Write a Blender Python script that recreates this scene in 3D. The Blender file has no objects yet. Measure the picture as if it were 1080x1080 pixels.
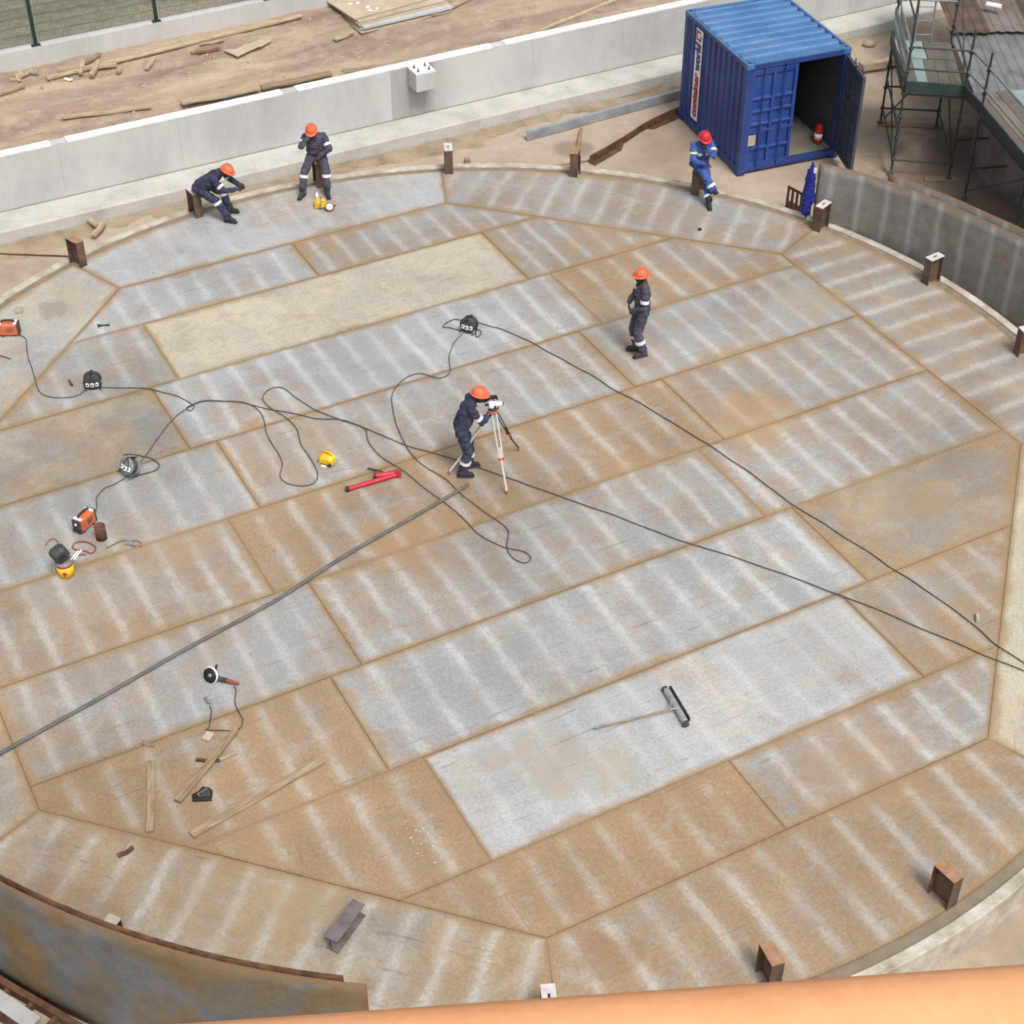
import bpy, bmesh, math, random
from math import sin, cos, pi, radians as rad
from mathutils import Vector as V, Matrix, noise as mnoise
random.seed(11)
SC = bpy.context.scene
COL = SC.collection

# ------------------------------------------------------------------ camera, light, exposure
FPX, PITCH, CAMH, PY = 1753.9, 0.694, 16.837, 536.0
cam = bpy.data.objects.new('camera', bpy.data.cameras.new('camera'))
COL.objects.link(cam)
cam.location = (0, 0, CAMH)
cam.rotation_euler = (pi/2 - PITCH, 0, 0)
cam.data.sensor_width = 36
cam.data.lens = FPX/1080*36
cam.data.shift_y = -(540-PY)/1080
cam.data.clip_start = 0.05
cam.data.clip_end = 1000
SC.camera = cam

SUN_EL, SUN_AZ = rad(58), rad(150)     # azimuth clockwise from +Y
w = bpy.data.worlds.new('World'); SC.world = w; w.use_nodes = True
sky = w.node_tree.nodes.new('ShaderNodeTexSky')
sky.sky_type = 'NISHITA'; sky.sun_disc = False
sky.sun_elevation = SUN_EL; sky.sun_rotation = SUN_AZ
sky.air_density = 1.0; sky.dust_density = 5.0; sky.ozone_density = 1.0; sky.altitude = 50
bg = w.node_tree.nodes['Background']
bg.inputs['Strength'].default_value = 0.12
hs = w.node_tree.nodes.new('ShaderNodeHueSaturation')          # overcast: the cloud layer greys the sky
hs.inputs['Saturation'].default_value = .30
w.node_tree.links.new(sky.outputs[0], hs.inputs['Color'])
w.node_tree.links.new(hs.outputs[0], bg.inputs['Color'])
sun = bpy.data.objects.new('sun', bpy.data.lights.new('sun', 'SUN')); COL.objects.link(sun)
sun.data.energy = 1.5; sun.data.angle = rad(16); sun.data.color = (1.0, 0.94, 0.86)
sd = V((sin(SUN_AZ)*cos(SUN_EL), cos(SUN_AZ)*cos(SUN_EL), sin(SUN_EL)))
sun.rotation_euler = sd.to_track_quat('Z', 'Y').to_euler()
sun.location = sd*60
SC.view_settings.view_transform = 'Standard'
SC.view_settings.look = 'None'
SC.view_settings.exposure = 0.50
SC.view_settings.gamma = 1
SC.cycles.filter_width = 1.9

def at(x, y, z=0.0):
    "photo pixel (1080 px frame) -> world point on the horizontal plane at height z"
    d = V((0, cos(PITCH), -sin(PITCH))) + V((1, 0, 0))*((x-540)/FPX) - V((0, sin(PITCH), cos(PITCH)))*((y-PY)/FPX)
    t = (z-CAMH)/d.z
    return V((0, 0, CAMH)) + d*t

# ------------------------------------------------------------------ helpers
def tag(o, label=None, cat=None, group=None, kind=None):
    if label: o['label'] = label
    if cat: o['category'] = cat
    if group: o['group'] = group
    if kind: o['kind'] = kind
    return o

def empty(name, loc, rz=0, label=None, cat=None, group=None):
    o = bpy.data.objects.new(name, None); COL.objects.link(o)
    o.location = loc; o.rotation_euler = (0, 0, rz)
    o.empty_display_size = .2
    return tag(o, label, cat, group)

class MB:
    def __init__(s): s.v = []; s.f = []; s.sm = []
    def add(s, vs, fs, M=None, smooth=False):
        n = len(s.v)
        s.v += [(M @ V(p)) if M else V(p) for p in vs]
        s.f += [tuple(i+n for i in f) for f in fs]
        s.sm += [smooth]*len(fs)
        return s
    def box(s, c, sz, rz=0, M=None, bev=0):
        x, y, z = sz[0]/2, sz[1]/2, sz[2]/2
        R = Matrix.Translation(V(c)) @ Matrix.Rotation(rz, 4, 'Z')
        if M: R = M @ R
        if bev:
            b = min(bev, x*.9, y*.9, z*.9)
            pts = []
            prof = []
            for (sx, sy) in ((1, 1), (-1, 1), (-1, -1), (1, -1)):
                o = [(x-b, y), (x, y-b)]
                q = [(sx*o[1][0], sy*o[1][1]), (sx*o[0][0], sy*o[0][1])]
                if sx*sy < 0: q.reverse()
                prof += q
            def sc(k, zz): return [(px*(x-k)/x, py*(y-k)/y, zz) for px, py in prof]
            rings = [sc(b, -z), sc(0, -z+b), sc(0, z-b), sc(b, z)]
            vs = sum(rings, []); fs = []
            for r in range(3):
                for i in range(8):
                    j = (i+1) % 8; fs.append((r*8+i, r*8+j, r*8+8+j, r*8+8+i))
            fs.append(tuple(range(7, -1, -1))); fs.append(tuple(24+i for i in range(8)))
            return s.add(vs, fs, R)
        vs = [(-x, -y, -z), (x, -y, -z), (x, y, -z), (-x, y, -z), (-x, -y, z), (x, -y, z), (x, y, z), (-x, y, z)]
        return s.add(vs, [(3, 2, 1, 0), (4, 5, 6, 7), (0, 1, 5, 4), (1, 2, 6, 5), (2, 3, 7, 6), (3, 0, 4, 7)], R)
    def bar(s, a, b, wd, h, up=(0, 0, 1)):
        a, b = V(a), V(b); d = (b-a); L = d.length; d.normalize()
        u = V(up); sd_ = d.cross(u)
        if sd_.length < 1e-4: sd_ = d.cross(V((1, 0, 0)))
        sd_.normalize(); u = sd_.cross(d)
        R = Matrix((d, sd_, u)).transposed().to_4x4(); R.translation = (a+b)/2
        return s.box((0, 0, 0), (L, wd, h), M=R)
    def tube(s, pts, r, n=8, r2=None, caps=True, smooth=True):
        pts = [V(p) for p in pts]; m = len(pts); rings = []
        prev = None
        for i, p in enumerate(pts):
            d = (pts[min(i+1, m-1)] - pts[max(i-1, 0)])
            if d.length < 1e-9: d = V((0, 0, 1))
            d.normalize()
            if prev is None:
                a = V((0, 0, 1)) if abs(d.z) < .9 else V((1, 0, 0))
                u = d.cross(a).normalized()
            else:
                u = prev - d*prev.dot(d)
                if u.length < 1e-6: u = d.orthogonal()
                u.normalize()
            prev = u; v2 = d.cross(u)
            rr = r if r2 is None else r + (r2-r)*i/(m-1)
            rings.append([p + (u*cos(2*pi*k/n) + v2*sin(2*pi*k/n))*rr for k in range(n)])
        vs = sum(rings, []); fs = []
        for i in range(m-1):
            for k in range(n):
                j = (k+1) % n; fs.append((i*n+k, i*n+j, i*n+n+j, i*n+n+k))
        s.add(vs, fs, smooth=smooth)
        if caps:
            s.add(rings[0], [tuple(range(n-1, -1, -1))]); s.add(rings[-1], [tuple(range(n))])
        return s
    def capsule(s, a, b, r1, r2, n=12, sq=None):
        "tapered limb with round ends, closed"
        a, b = V(a), V(b); d = b-a; L = d.length
        d = d.normalized() if L > 1e-6 else V((0, 0, 1))
        u = d.orthogonal().normalized(); v2 = d.cross(u)
        prof = [(-r1*cos(t), r1*sin(t)) for t in (0.01, .4, .8, 1.2)] + [(0, r1), (L, r2)] + [(L+r2*cos(t), r2*sin(t)) for t in (1.2, .8, .4, .01)]
        vs = []; fs = []
        for h, rr in prof:
            for k in range(n):
                vs.append(a + d*h + (u*cos(2*pi*k/n) + v2*sin(2*pi*k/n))*rr)
        for i in range(len(prof)-1):
            for k in range(n):
                j = (k+1) % n; fs.append((i*n+k, i*n+j, i*n+n+j, i*n+n+k))
        fs.append(tuple(range(n-1, -1, -1))); fs.append(tuple((len(prof)-1)*n+k for k in range(n)))
        return s.add(vs, fs, smooth=True)
    def lathe(s, prof, n=24, M=None, smooth=True, caps=True):
        "prof: list of (radius, z); closed at axis"
        vs = []; fs = []
        for r, z in prof:
            for k in range(n): vs.append((max(r, 1e-4)*cos(2*pi*k/n), max(r, 1e-4)*sin(2*pi*k/n), z))
        for i in range(len(prof)-1):
            for k in range(n):
                j = (k+1) % n; fs.append((i*n+k, i*n+j, i*n+n+j, i*n+n+k))
        if caps: fs.append(tuple(range(n-1, -1, -1))); fs.append(tuple((len(prof)-1)*n+k for k in range(n)))
        return s.add(vs, fs, M, smooth)
    def ell(s, c, rx, ry, rz, M=None, n=14):
        prof = [(sin(pi*i/10), -cos(pi*i/10)) for i in range(11)]
        R = Matrix.Translation(V(c)) @ (M or Matrix.Identity(4)) @ Matrix.Diagonal((rx, ry, rz, 1))
        return s.lathe(prof, n, R)
    def prism(s, poly, z0, z1, M=None):
        n = len(poly); vs = [(x, y, z0) for x, y in poly] + [(x, y, z1) for x, y in poly]
        fs = [tuple(range(n-1, -1, -1)), tuple(range(n, 2*n))]
        for i in range(n):
            j = (i+1) % n; fs.append((i, j, n+j, n+i))
        return s.add(vs, fs, M)
    def mesh(s, name):
        me = bpy.data.meshes.new(name)
        me.from_pydata([tuple(p) for p in s.v], [], s.f)
        me.polygons.foreach_set('use_smooth', s.sm)
        me.update()
        return me
    def build(s, name, mat, parent=None, loc=None, rot=None, bevel=0):
        me = s.mesh(name)
        if mat: me.materials.append(mat)
        o = bpy.data.objects.new(name, me); COL.objects.link(o)
        if parent: o.parent = parent
        if loc is not None: o.location = loc
        if rot is not None: o.rotation_euler = rot
        if bevel:
            b = o.modifiers.new('bevel', 'BEVEL'); b.width = bevel; b.segments = 2; b.limit_method = 'ANGLE'
        return o

def remesh(mb, name, mat, parent, vox, wrinkle=0, wsc=9, smooth=2):
    "fuse overlapping closed pieces into one continuous surface"
    me = mb.mesh(name)
    o = bpy.data.objects.new(name+'_tmp', me); COL.objects.link(o)
    r = o.modifiers.new('r', 'REMESH'); r.mode = 'VOXEL'; r.voxel_size = vox
    if smooth:
        sm = o.modifiers.new('s', 'SMOOTH'); sm.iterations = smooth; sm.factor = .5
    dg = bpy.context.evaluated_depsgraph_get()
    ne = bpy.data.meshes.new_from_object(o.evaluated_get(dg))
    bpy.data.objects.remove(o); bpy.data.meshes.remove(me)
    ne.name = name
    if wrinkle:
        nrm = [v.normal.copy() for v in ne.vertices]
        for v, nn in zip(ne.vertices, nrm):
            q = V((v.co.x*wsc, v.co.y*wsc, v.co.z*wsc*1.8))
            v.co += nn*(mnoise.noise(q)*wrinkle + mnoise.noise(q*2.3)*wrinkle*.45)
    ne.polygons.foreach_set('use_smooth', [True]*len(ne.polygons))
    ne.materials.clear(); ne.materials.append(mat)
    q = bpy.data.objects.new(name, ne); COL.objects.link(q)
    if parent: q.parent = parent
    return q

def smooth_path(pts, k=6):
    pts = [V(p) for p in pts]; out = []
    for i in range(len(pts)-1):
        p0, p1, p2, p3 = pts[max(i-1, 0)], pts[i], pts[i+1], pts[min(i+2, len(pts)-1)]
        for j in range(k):
            t = j/k
            out.append(.5*((2*p1) + (p2-p0)*t + (2*p0-5*p1+4*p2-p3)*t*t + (3*p1-p0-3*p2+p3)*t**3))
    out.append(pts[-1]); return out

# ------------------------------------------------------------------ materials
class NT:
    def __init__(s, name):
        s.m = bpy.data.materials.new(name); s.m.use_nodes = True
        s.t = s.m.node_tree; s.b = s.t.nodes['Principled BSDF']
    def n(s, typ, **kw):
        o = s.t.nodes.new('ShaderNode'+typ)
        for k, v in kw.items(): setattr(o, k, v)
        return o
    def l(s, a, b): s.t.links.new(a, b)
    def val(s, sock, v):
        if hasattr(v, 'is_output'): s.l(v, sock)
        else: sock.default_value = v
    def math(s, op, a, b=None, c=None, clamp=False):
        o = s.n('Math', operation=op, use_clamp=clamp)
        s.val(o.inputs[0], a)
        if b is not None: s.val(o.inputs[1], b)
        if c is not None: s.val(o.inputs[2], c)
        return o.outputs[0]
    def mix(s, f, a, b, blend='MIX'):
        o = s.n('Mix', data_type='RGBA', blend_type=blend)
        s.val(o.inputs[0], f)
        s.val(o.inputs[6], (*a, 1) if isinstance(a, tuple) else a)
        s.val(o.inputs[7], (*b, 1) if isinstance(b, tuple) else b)
        return o.outputs[2]
    def ramp(s, f, stops, interp='LINEAR'):
        o = s.n('ValToRGB'); cr = o.color_ramp; cr.interpolation = interp
        while len(cr.elements) < len(stops): cr.elements.new(.5)
        for e, (p, c) in zip(cr.elements, stops):
            e.position = p; e.color = (*c, 1) if isinstance(c, tuple) else (c, c, c, 1)
        s.val(o.inputs[0], f); return o.outputs[0]
    def noise(s, vec, scale, detail=5, rough=.6, dist=0):
        o = s.n('TexNoise'); o.inputs['Scale'].default_value = scale
        o.inputs['Detail'].default_value = detail; o.inputs['Roughness'].default_value = rough
        o.inputs['Distortion'].default_value = dist
        if vec is not None: s.l(vec, o.inputs['Vector'])
        return o.outputs[0]
    def vmul(s, vec, k):
        o = s.n('VectorMath', operation='MULTIPLY'); s.l(vec, o.inputs[0]); o.inputs[1].default_value = k; return o.outputs[0]
    def vadd(s, vec, k):
        o = s.n('VectorMath', operation='ADD'); s.l(vec, o.inputs[0]); s.val(o.inputs[1], k); return o.outputs[0]
    def bump(s, h, strength, dist=.01):
        o = s.n('Bump'); o.inputs['Strength'].default_value = strength; o.inputs['Distance'].default_value = dist
        s.l(h, o.inputs['Height']); s.l(o.outputs[0], s.b.inputs['Normal'])

def mat(name, cols, scale=3, rough=.7, metal=0, bump=0, fine=.12, stretch=(1, 1, 1), world=False, spec=.4, bscale=None):
    t = NT(name)
    if world: vec = t.n('NewGeometry').outputs['Position']
    else: vec = t.n('TexCoord').outputs['Object']
    vec = t.vmul(vec, stretch)
    if not world:
        oi = t.n('ObjectInfo'); rv = t.n('VectorMath', operation='SCALE'); rv.inputs[0].default_value = (37, 21, 53)
        t.l(oi.outputs['Random'], rv.inputs['Scale']); vec = t.vadd(vec, rv.outputs[0])
    f = t.noise(vec, scale, 6, .62)
    if len(cols) == 1: cols = [cols[0], cols[0]]
    k = len(cols)
    base = t.ramp(f, [(.32 + .36*i/(k-1), c) for i, c in enumerate(cols)])
    fn = t.noise(vec, scale*11, 4, .7)
    g = t.ramp(fn, [(.25, 1-fine*1.6), (.75, 1+0*fine)])
    base = t.mix(1.0, base, g, 'MULTIPLY')
    t.l(base, t.b.inputs['Base Color'])
    t.b.inputs['Roughness'].default_value = rough; t.b.inputs['Metallic'].default_value = metal
    t.b.inputs['Specular IOR Level'].default_value = spec
    if bump: t.bump(t.noise(vec, bscale or scale*8, 5, .65), bump)
    return t.m

def plate_mat():
    "mill steel plate: object colour = (rust, cream, pale), alpha = strength of the cooling streaks; uv in metres"
    t = NT('steel_plate')
    uv = t.n('UVMap').outputs[0]
    oi = t.n('ObjectInfo')
    sep = t.n('SeparateColor'); t.l(oi.outputs['Color'], sep.inputs[0])
    rust, cream, pale, stripe = sep.outputs[0], sep.outputs[1], sep.outputs[2], oi.outputs['Alpha']
    rv = t.n('VectorMath', operation='SCALE'); rv.inputs[0].default_value = (71, 37, 13); t.l(oi.outputs['Random'], rv.inputs['Scale'])
    p = t.vadd(uv, rv.outputs[0])
    pos = t.n('NewGeometry').outputs['Position']
    big = t.noise(p, .55, 5, .62, .4)
    mid = t.noise(p, 2.3, 6, .66, .3)
    grain = t.noise(p, 24, 5, .72)
    spk = t.noise(p, 60, 3, .6)
    # steel
    base = t.mix(pale, (.258, .257, .246), (.405, .415, .425))
    base = t.mix(t.ramp(mid, [(.35, 0.), (.70, .45)]), base, t.mix(pale, (.19, .188, .18), (.36, .37, .38)))
    # thin tan bloom
    tan = t.math('ADD', t.math('MULTIPLY', rust, 1.25), t.math('MULTIPLY', t.math('SUBTRACT', big, .5), 3.0))
    tan = t.math('ADD', tan, t.math('MULTIPLY', t.math('SUBTRACT', mid, .5), .55))
    tanf = t.ramp(tan, [(.12, 0.), (.95, .92)])
    base = t.mix(tanf, base, (.304, .219, .145))
    # stronger orange patches
    org = t.math('ADD', t.math('MULTIPLY', rust, .55), t.math('MULTIPLY', t.noise(p, .9, 6, .68, .8), 1.1))
    base = t.mix(t.ramp(org, [(.78, 0.), (1.02, .75)]), base, (.330, .216, .110))
    # cream mill scale
    crm = t.math('ADD', cream, t.math('MULTIPLY', t.math('SUBTRACT', t.noise(p, 1.1, 5, .6, .5), .5), 1.4))
    base = t.mix(t.ramp(crm, [(.25, 0.), (.95, .82)]), base, (.515, .455, .32))
    # sharp edged blotches of bare and stained scale
    bl = t.noise(t.vmul(p, (1, 1.4, 1)), .95, 8, .70, 1.6)
    base = t.mix(t.ramp(bl, [(.565, 0.), (.59, .40), (.75, .55)]), base, t.mix(pale, (.30, .222, .130), (.42, .37, .30)))
    base = t.mix(t.ramp(bl, [(.36, .30), (.405, .22), (.42, 0.)]), base, t.mix(pale, (.33, .335, .335), (.50, .52, .54)))
    # cooling streaks across the plate
    su = t.n('SeparateXYZ'); t.l(p, su.inputs[0])
    wob = t.math('MULTIPLY', t.math('SUBTRACT', t.noise(t.vmul(p, (.4, 1, 1)), 1.1, 3, .5), .5), .13)
    ph = t.math('FRACT', t.math('DIVIDE', t.math('ADD', su.outputs[0], wob), t.math('ADD', .49, t.math('MULTIPLY', oi.outputs['Random'], .12))))
    d = t.math('ABSOLUTE', t.math('SUBTRACT', ph, .5))
    brk = t.noise(t.vmul(p, (4, 1, 1)), 4.5, 7, .82)
    dd = t.math('ADD', d, t.math('MULTIPLY', t.math('SUBTRACT', brk, .5), .36))
    fr2 = t.noise(t.vmul(p, (7, 1.6, 1)), 9, 5, .8)
    dd = t.math('ADD', dd, t.math('MULTIPLY', t.math('SUBTRACT', fr2, .5), .22))
    line = t.ramp(dd, [(.0, 1.), (.075, .85), (.15, .32), (.29, 0.)])
    side = t.math('MULTIPLY', t.math('MULTIPLY', t.ramp(ph, [(.52, 1.), (.95, 0.)]), t.ramp(ph, [(.47, 0.), (.52, 1.)])), .30)
    line = t.math('MAXIMUM', line, side)
    fade = t.ramp(t.noise(t.vmul(p, (1.6, .7, 1)), 1.1, 4, .6), [(.32, .22), (.55, 1.)])
    sf = t.math('MULTIPLY', t.math('MULTIPLY', line, stripe), fade, clamp=True)
    base = t.mix(t.math('MULTIPLY', sf, .66), base, t.mix(pale, (.50, .50, .48), (.61, .62, .63)))
    # rust along the edges of each plate
    ed = t.n('Attribute', attribute_name='edge').outputs['Fac']
    e2 = t.math('ADD', ed, t.math('MULTIPLY', t.math('SUBTRACT', t.noise(p, .75, 4, .6), .5), 2.0))
    e2 = t.math('ADD', e2, t.math('MULTIPLY', t.math('SUBTRACT', mid, .5), .6))
    e2 = t.math('ADD', e2, t.math('MULTIPLY', rust, .2))
    base = t.mix(t.ramp(e2, [(.55, 0.), (1.2, .72)]), base, (.322, .215, .108))
    e3 = t.math('ADD', ed, t.math('MULTIPLY', t.math('SUBTRACT', grain, .5), .25))
    base = t.mix(t.ramp(e3, [(.78, 0.), (.94, .70)]), base, (.285, .190, .100))
    base = t.mix(t.ramp(ed, [(.955, 0.), (.99, .6)]), base, (.20, .135, .075))
    # grain, specks, scratches
    base = t.mix(1.0, base, t.ramp(grain, [(.28, .72), (.70, 1.12)]), 'MULTIPLY')
    base = t.mix(t.ramp(spk, [(.60, 0.), (.74, .34)]), base, (.60, .59, .54))
    pit = t.noise(t.vmul(p, (.6, 1.6, 1)), 30, 4, .7)
    base = t.mix(t.ramp(pit, [(.28, .55), (.40, 0.)]), base, (.12, .105, .09))
    sc1 = t.noise(t.vmul(p, (1.2, 26, 1)), 1.1, 4, .7, .6)
    base = t.mix(t.ramp(sc1, [(.61, 0.), (.68, .55)]), base, (.12, .11, .105))
    sc2 = t.noise(t.vmul(t.vadd(p, (9, 4, 0)), (17, 1.6, 1)), .9, 4, .7, 1.4)
    base = t.mix(t.ramp(sc2, [(.65, 0.), (.70, .5)]), base, (.15, .12, .095))
    dirt = t.noise(t.vadd(pos, (5, 3, 0)), .33, 5, .65, .6)
    base = t.mix(1.0, base, t.ramp(dirt, [(.3, .80), (.62, 1.06)]), 'MULTIPLY')
    t.l(base, t.b.inputs['Base Color'])
    t.l(t.ramp(t.math('ADD', grain, t.math('MULTIPLY', tanf, .25)), [(.3, .50), (.9, .85)]), t.b.inputs['Roughness'])
    t.b.inputs['Specular IOR Level'].default_value = .45
    t.bump(t.math('ADD', t.math('MULTIPLY', grain, .6), t.math('MULTIPLY', mid, .8)), .25, .01)
    return t.m

def shell_mat(name, cols, stripes, scale=.7):
    t = NT(name)
    uv = t.n('UVMap').outputs[0]
    big = t.noise(uv, scale, 5, .6, .9)
    base = t.ramp(big, [(.30 + .40*i/(len(cols)-1), c) for i, c in enumerate(cols)])
    mid = t.noise(uv, 3.2, 6, .66)
    base = t.mix(1.0, base, t.ramp(mid, [(.3, .72), (.7, 1.1)]), 'MULTIPLY')
    if stripes:
        su = t.n('SeparateXYZ'); t.l(uv, su.inputs[0])
        wob = t.math('MULTIPLY', t.math('SUBTRACT', t.noise(t.vmul(uv, (.6, 1, 1)), 1.2, 3, .5), .5), .12)
        ph = t.math('FRACT', t.math('DIVIDE', t.math('ADD', su.outputs[0], wob), .58))
        d = t.math('ABSOLUTE', t.math('SUBTRACT', ph, .5))
        d = t.math('ADD', d, t.math('MULTIPLY', t.math('SUBTRACT', t.noise(uv, 7, 5, .7), .5), .12))
        base = t.mix(t.ramp(d, [(.0, .5), (.05, .36), (.17, .0)]), base, (.42, .43, .44))
    ed = t.n('Attribute', attribute_name='edge').outputs['Fac']
    e2 = t.math('ADD', ed, t.math('MULTIPLY', t.math('SUBTRACT', mid, .5), 1.0))
    base = t.mix(t.ramp(e2, [(.45, 0.), (.95, .75)]), base, (.19, .105, .045))
    g = t.noise(uv, 22, 4, .7)
    base = t.mix(1.0, base, t.ramp(g, [(.3, .8), (.7, 1.05)]), 'MULTIPLY')
    t.l(base, t.b.inputs['Base Color']); t.b.inputs['Roughness'].default_value = .62
    t.bump(g, .2)
    return t.m

M = {}
M['plate'] = plate_mat()
M['rust'] = mat('rusty_steel', [(.045, .022, .014), (.11, .055, .03), (.17, .085, .04)], 5, .8, bump=.3)
M['rust_edge'] = mat('rust_orange', [(.18, .085, .035), (.30, .16, .07)], 4, .85, bump=.3)
M['post'] = mat('post_steel', [(.060, .040, .032), (.115, .075, .055), (.19, .10, .052)], 4, .7, bump=.15)
M['cap_white'] = mat('pale_cap', [(.50, .47, .44), (.68, .66, .64)], 9, .6)
M['cap_rust'] = mat('rusty_cap', [(.28, .15, .08), (.40, .24, .14)], 9, .8)
M['concrete'] = mat('concrete', [(.40, .40, .395), (.48, .48, .475), (.53, .53, .52)], .9, .85, bump=.15, stretch=(1, 1, .45), world=True, fine=.06)
M['concrete_dark'] = mat('concrete_dark', [(.31, .31, .305), (.42, .42, .415)], 1.2, .85, bump=.1, stretch=(2, 2, .25), world=True, fine=.06)
M['footing'] = mat('footing_concrete', [(.40, .39, .355), (.50, .49, .455), (.55, .54, .51)], 1.4, .9, bump=.25, world=True)
M['coping'] = mat('white_coping', [(.62, .62, .61), (.76, .76, .75), (.80, .80, .79)], 1.6, .8, world=True, fine=.10)
M['ring'] = mat('ring_concrete', [(.30, .262, .20), (.45, .41, .335), (.60, .57, .51)], 2.6, .9, bump=.3, world=True)
M['recess'] = mat('recess_grit', [(.20, .16, .115), (.28, .225, .16)], 4, .95, bump=.3, world=True)
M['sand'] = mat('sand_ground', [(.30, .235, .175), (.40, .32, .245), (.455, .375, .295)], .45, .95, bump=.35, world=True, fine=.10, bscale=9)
def stain(m, c, r, col, k0=.85, fq=.9, amp=1.4):
    nt = m.node_tree; b = nt.nodes['Principled BSDF']; src = b.inputs['Base Color'].links[0].from_socket
    t = NT.__new__(NT); t.m = m; t.t = nt; t.b = b
    pos = t.n('NewGeometry').outputs['Position']
    d = t.n('VectorMath', operation='DISTANCE'); t.l(pos, d.inputs[0]); d.inputs[1].default_value = c[:]
    k = t.math('ADD', t.math('DIVIDE', d.outputs['Value'], r), t.math('MULTIPLY', t.math('SUBTRACT', t.noise(pos, fq, 8, .70, .8), .5), amp))
    t.l(t.mix(t.ramp(k, [(.62, k0), (.80, k0*.6), (1.05, 0.)]), src, col), b.inputs['Base Color'])
for x, y, r, col, k in ((575, 806, .62, (.335, .295, .215), .75), (520, 800, .30, (.31, .275, .21), .6), (650, 812, .34, (.34, .30, .22), .6), (648, 1006, .40, (.235, .130, .062), .7), (790, 437, .75, (.37, .225, .09), .8), (325, 955, .55, (.35, .245, .105), .6), (850, 320, .6, (.34, .24, .115), .6), (75, 315, .55, (.36, .255, .14), .6), (52, 326, .26, (.19, .185, .175), .8),
                          (640, 255, .7, (.32, .20, .105), .6), (960, 520, .8, (.30, .235, .125), .6), (430, 560, .8, (.325, .205, .10), .6), (250, 945, .7, (.30, .22, .12), .5), (900, 800, .9, (.30, .195, .105), .55), (180, 580, .5, (.33, .225, .125), .5), (280, 880, .6, (.285, .185, .10), .5)):
    stain(M['plate'], tuple(at(x, y, .004)), r*1.15, col, k*.62, 1.7, 3.6)
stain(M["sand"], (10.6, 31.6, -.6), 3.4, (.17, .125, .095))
stain(M["sand"], (1.4, 33.4, -.6), .5, (.24, .18, .135))
M['berm'] = mat('loose_sand', [(.22, .165, .11), (.33, .26, .18), (.40, .32, .22)], 1.5, .95, bump=.5, world=True)
M['wood'] = mat('weathered_timber', [(.30, .22, .14), (.42, .33, .22), (.52, .43, .31)], 3, .85, stretch=(1, 9, 9), bump=.2)
M['wood_dark'] = mat('old_timber', [(.20, .14, .09), (.30, .21, .13), (.40, .29, .18)], 3, .9, stretch=(1, 9, 9), bump=.2)
M['wood_mid'] = mat('brown_timber', [(.24, .165, .10), (.33, .24, .15), (.43, .34, .23)], 3, .85, stretch=(1, 9, 9), bump=.2)
M['ply'] = mat('plywood', [(.40, .32, .22), (.50, .42, .31), (.56, .48, .37)], 1.4, .85)
M['galv'] = mat('galvanised', [(.26, .29, .33), (.40, .43, .47)], 3, .5, .3)
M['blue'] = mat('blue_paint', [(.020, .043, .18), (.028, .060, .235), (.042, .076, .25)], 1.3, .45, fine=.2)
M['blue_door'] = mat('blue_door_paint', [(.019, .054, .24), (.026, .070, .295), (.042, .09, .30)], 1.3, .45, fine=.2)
M['blue_roof'] = mat('sky_lit_blue', [(.045, .14, .33), (.065, .175, .38), (.10, .22, .41)], .9, .5, fine=.22, bump=.05)  # same container blue, with skylight on the top faces painted in as a lighter tone
M['inside'] = mat('inside_paint', [(.052, .058, .068), (.085, .094, .11)], 2, .7)
M['ply_floor'] = mat('floor_board', [(.15, .137, .115), (.20, .185, .16)], 2, .8)
M['white'] = mat('white_paint', [(.74, .74, .74), (.82, .82, .82)], 4, .5, fine=.05)
M['red_print'] = mat('red_print', [(.33, .02, .05), (.40, .03, .06)], 4, .5)
M['navy_print'] = mat('navy_print', [(.02, .03, .16), (.03, .05, .22)], 4, .5)
M['red'] = mat('red_paint', [(.42, .018, .035), (.55, .03, .05)], 6, .45)
M['ext_red'] = mat('extinguisher_red', [(.38, .012, .012), (.5, .02, .02)], 6, .35)
M['orange'] = mat('orange_paint', [(.55, .13, .055), (.66, .18, .085)], 5, .5)
M['rail_orange'] = mat('rail_orange', [(.74, .34, .165), (.79, .385, .19), (.80, .40, .21)], 9, .9, fine=.08, spec=.05)
M['helmet'] = mat('orange_helmet', [(.60, .125, .06), (.74, .155, .07), (.78, .19, .095)], 9, .48, fine=.12)
M['helmet_red'] = mat('red_helmet', [(.52, .02, .03), (.60, .03, .04)], 6, .33, fine=.04)
M['navy'] = mat('navy_cotton', [(.022, .026, .058), (.038, .043, .084), (.064, .068, .108)], 6, .9, bump=.3)
M['slate'] = mat('faded_navy_cotton', [(.042, .039, .064), (.068, .063, .092), (.105, .098, .122)], 6, .9, bump=.3)
M['royal'] = mat('royal_blue_cotton', [(.024, .055, .22), (.042, .09, .32), (.075, .14, .40)], 5, .9, bump=.3)
M['jacket'] = mat('jacket_blue', [(.012, .016, .19), (.02, .03, .30)], 6, .8, bump=.3)
M['reflect'] = mat('silver_tape', [(.66, .68, .70), (.78, .80, .82)], 20, .4)
M['lime'] = mat('lime_tape', [(.50, .62, .40), (.62, .74, .52)], 20, .5)
M['skin'] = mat('dark_skin', [(.045, .022, .014), (.075, .038, .024)], 8, .55)
M['black'] = mat('black_rubber', [(.012, .012, .013), (.028, .027, .027)], 8, .6)
M['boot'] = mat('boot_leather', [(.022, .019, .018), (.05, .043, .04)], 8, .7)
M['grey_dark'] = mat('dark_grey_plastic', [(.035, .036, .040), (.065, .066, .07)], 8, .55)
M['grey'] = mat('grey_plastic', [(.16, .165, .17), (.26, .265, .27)], 8, .5)
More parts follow.
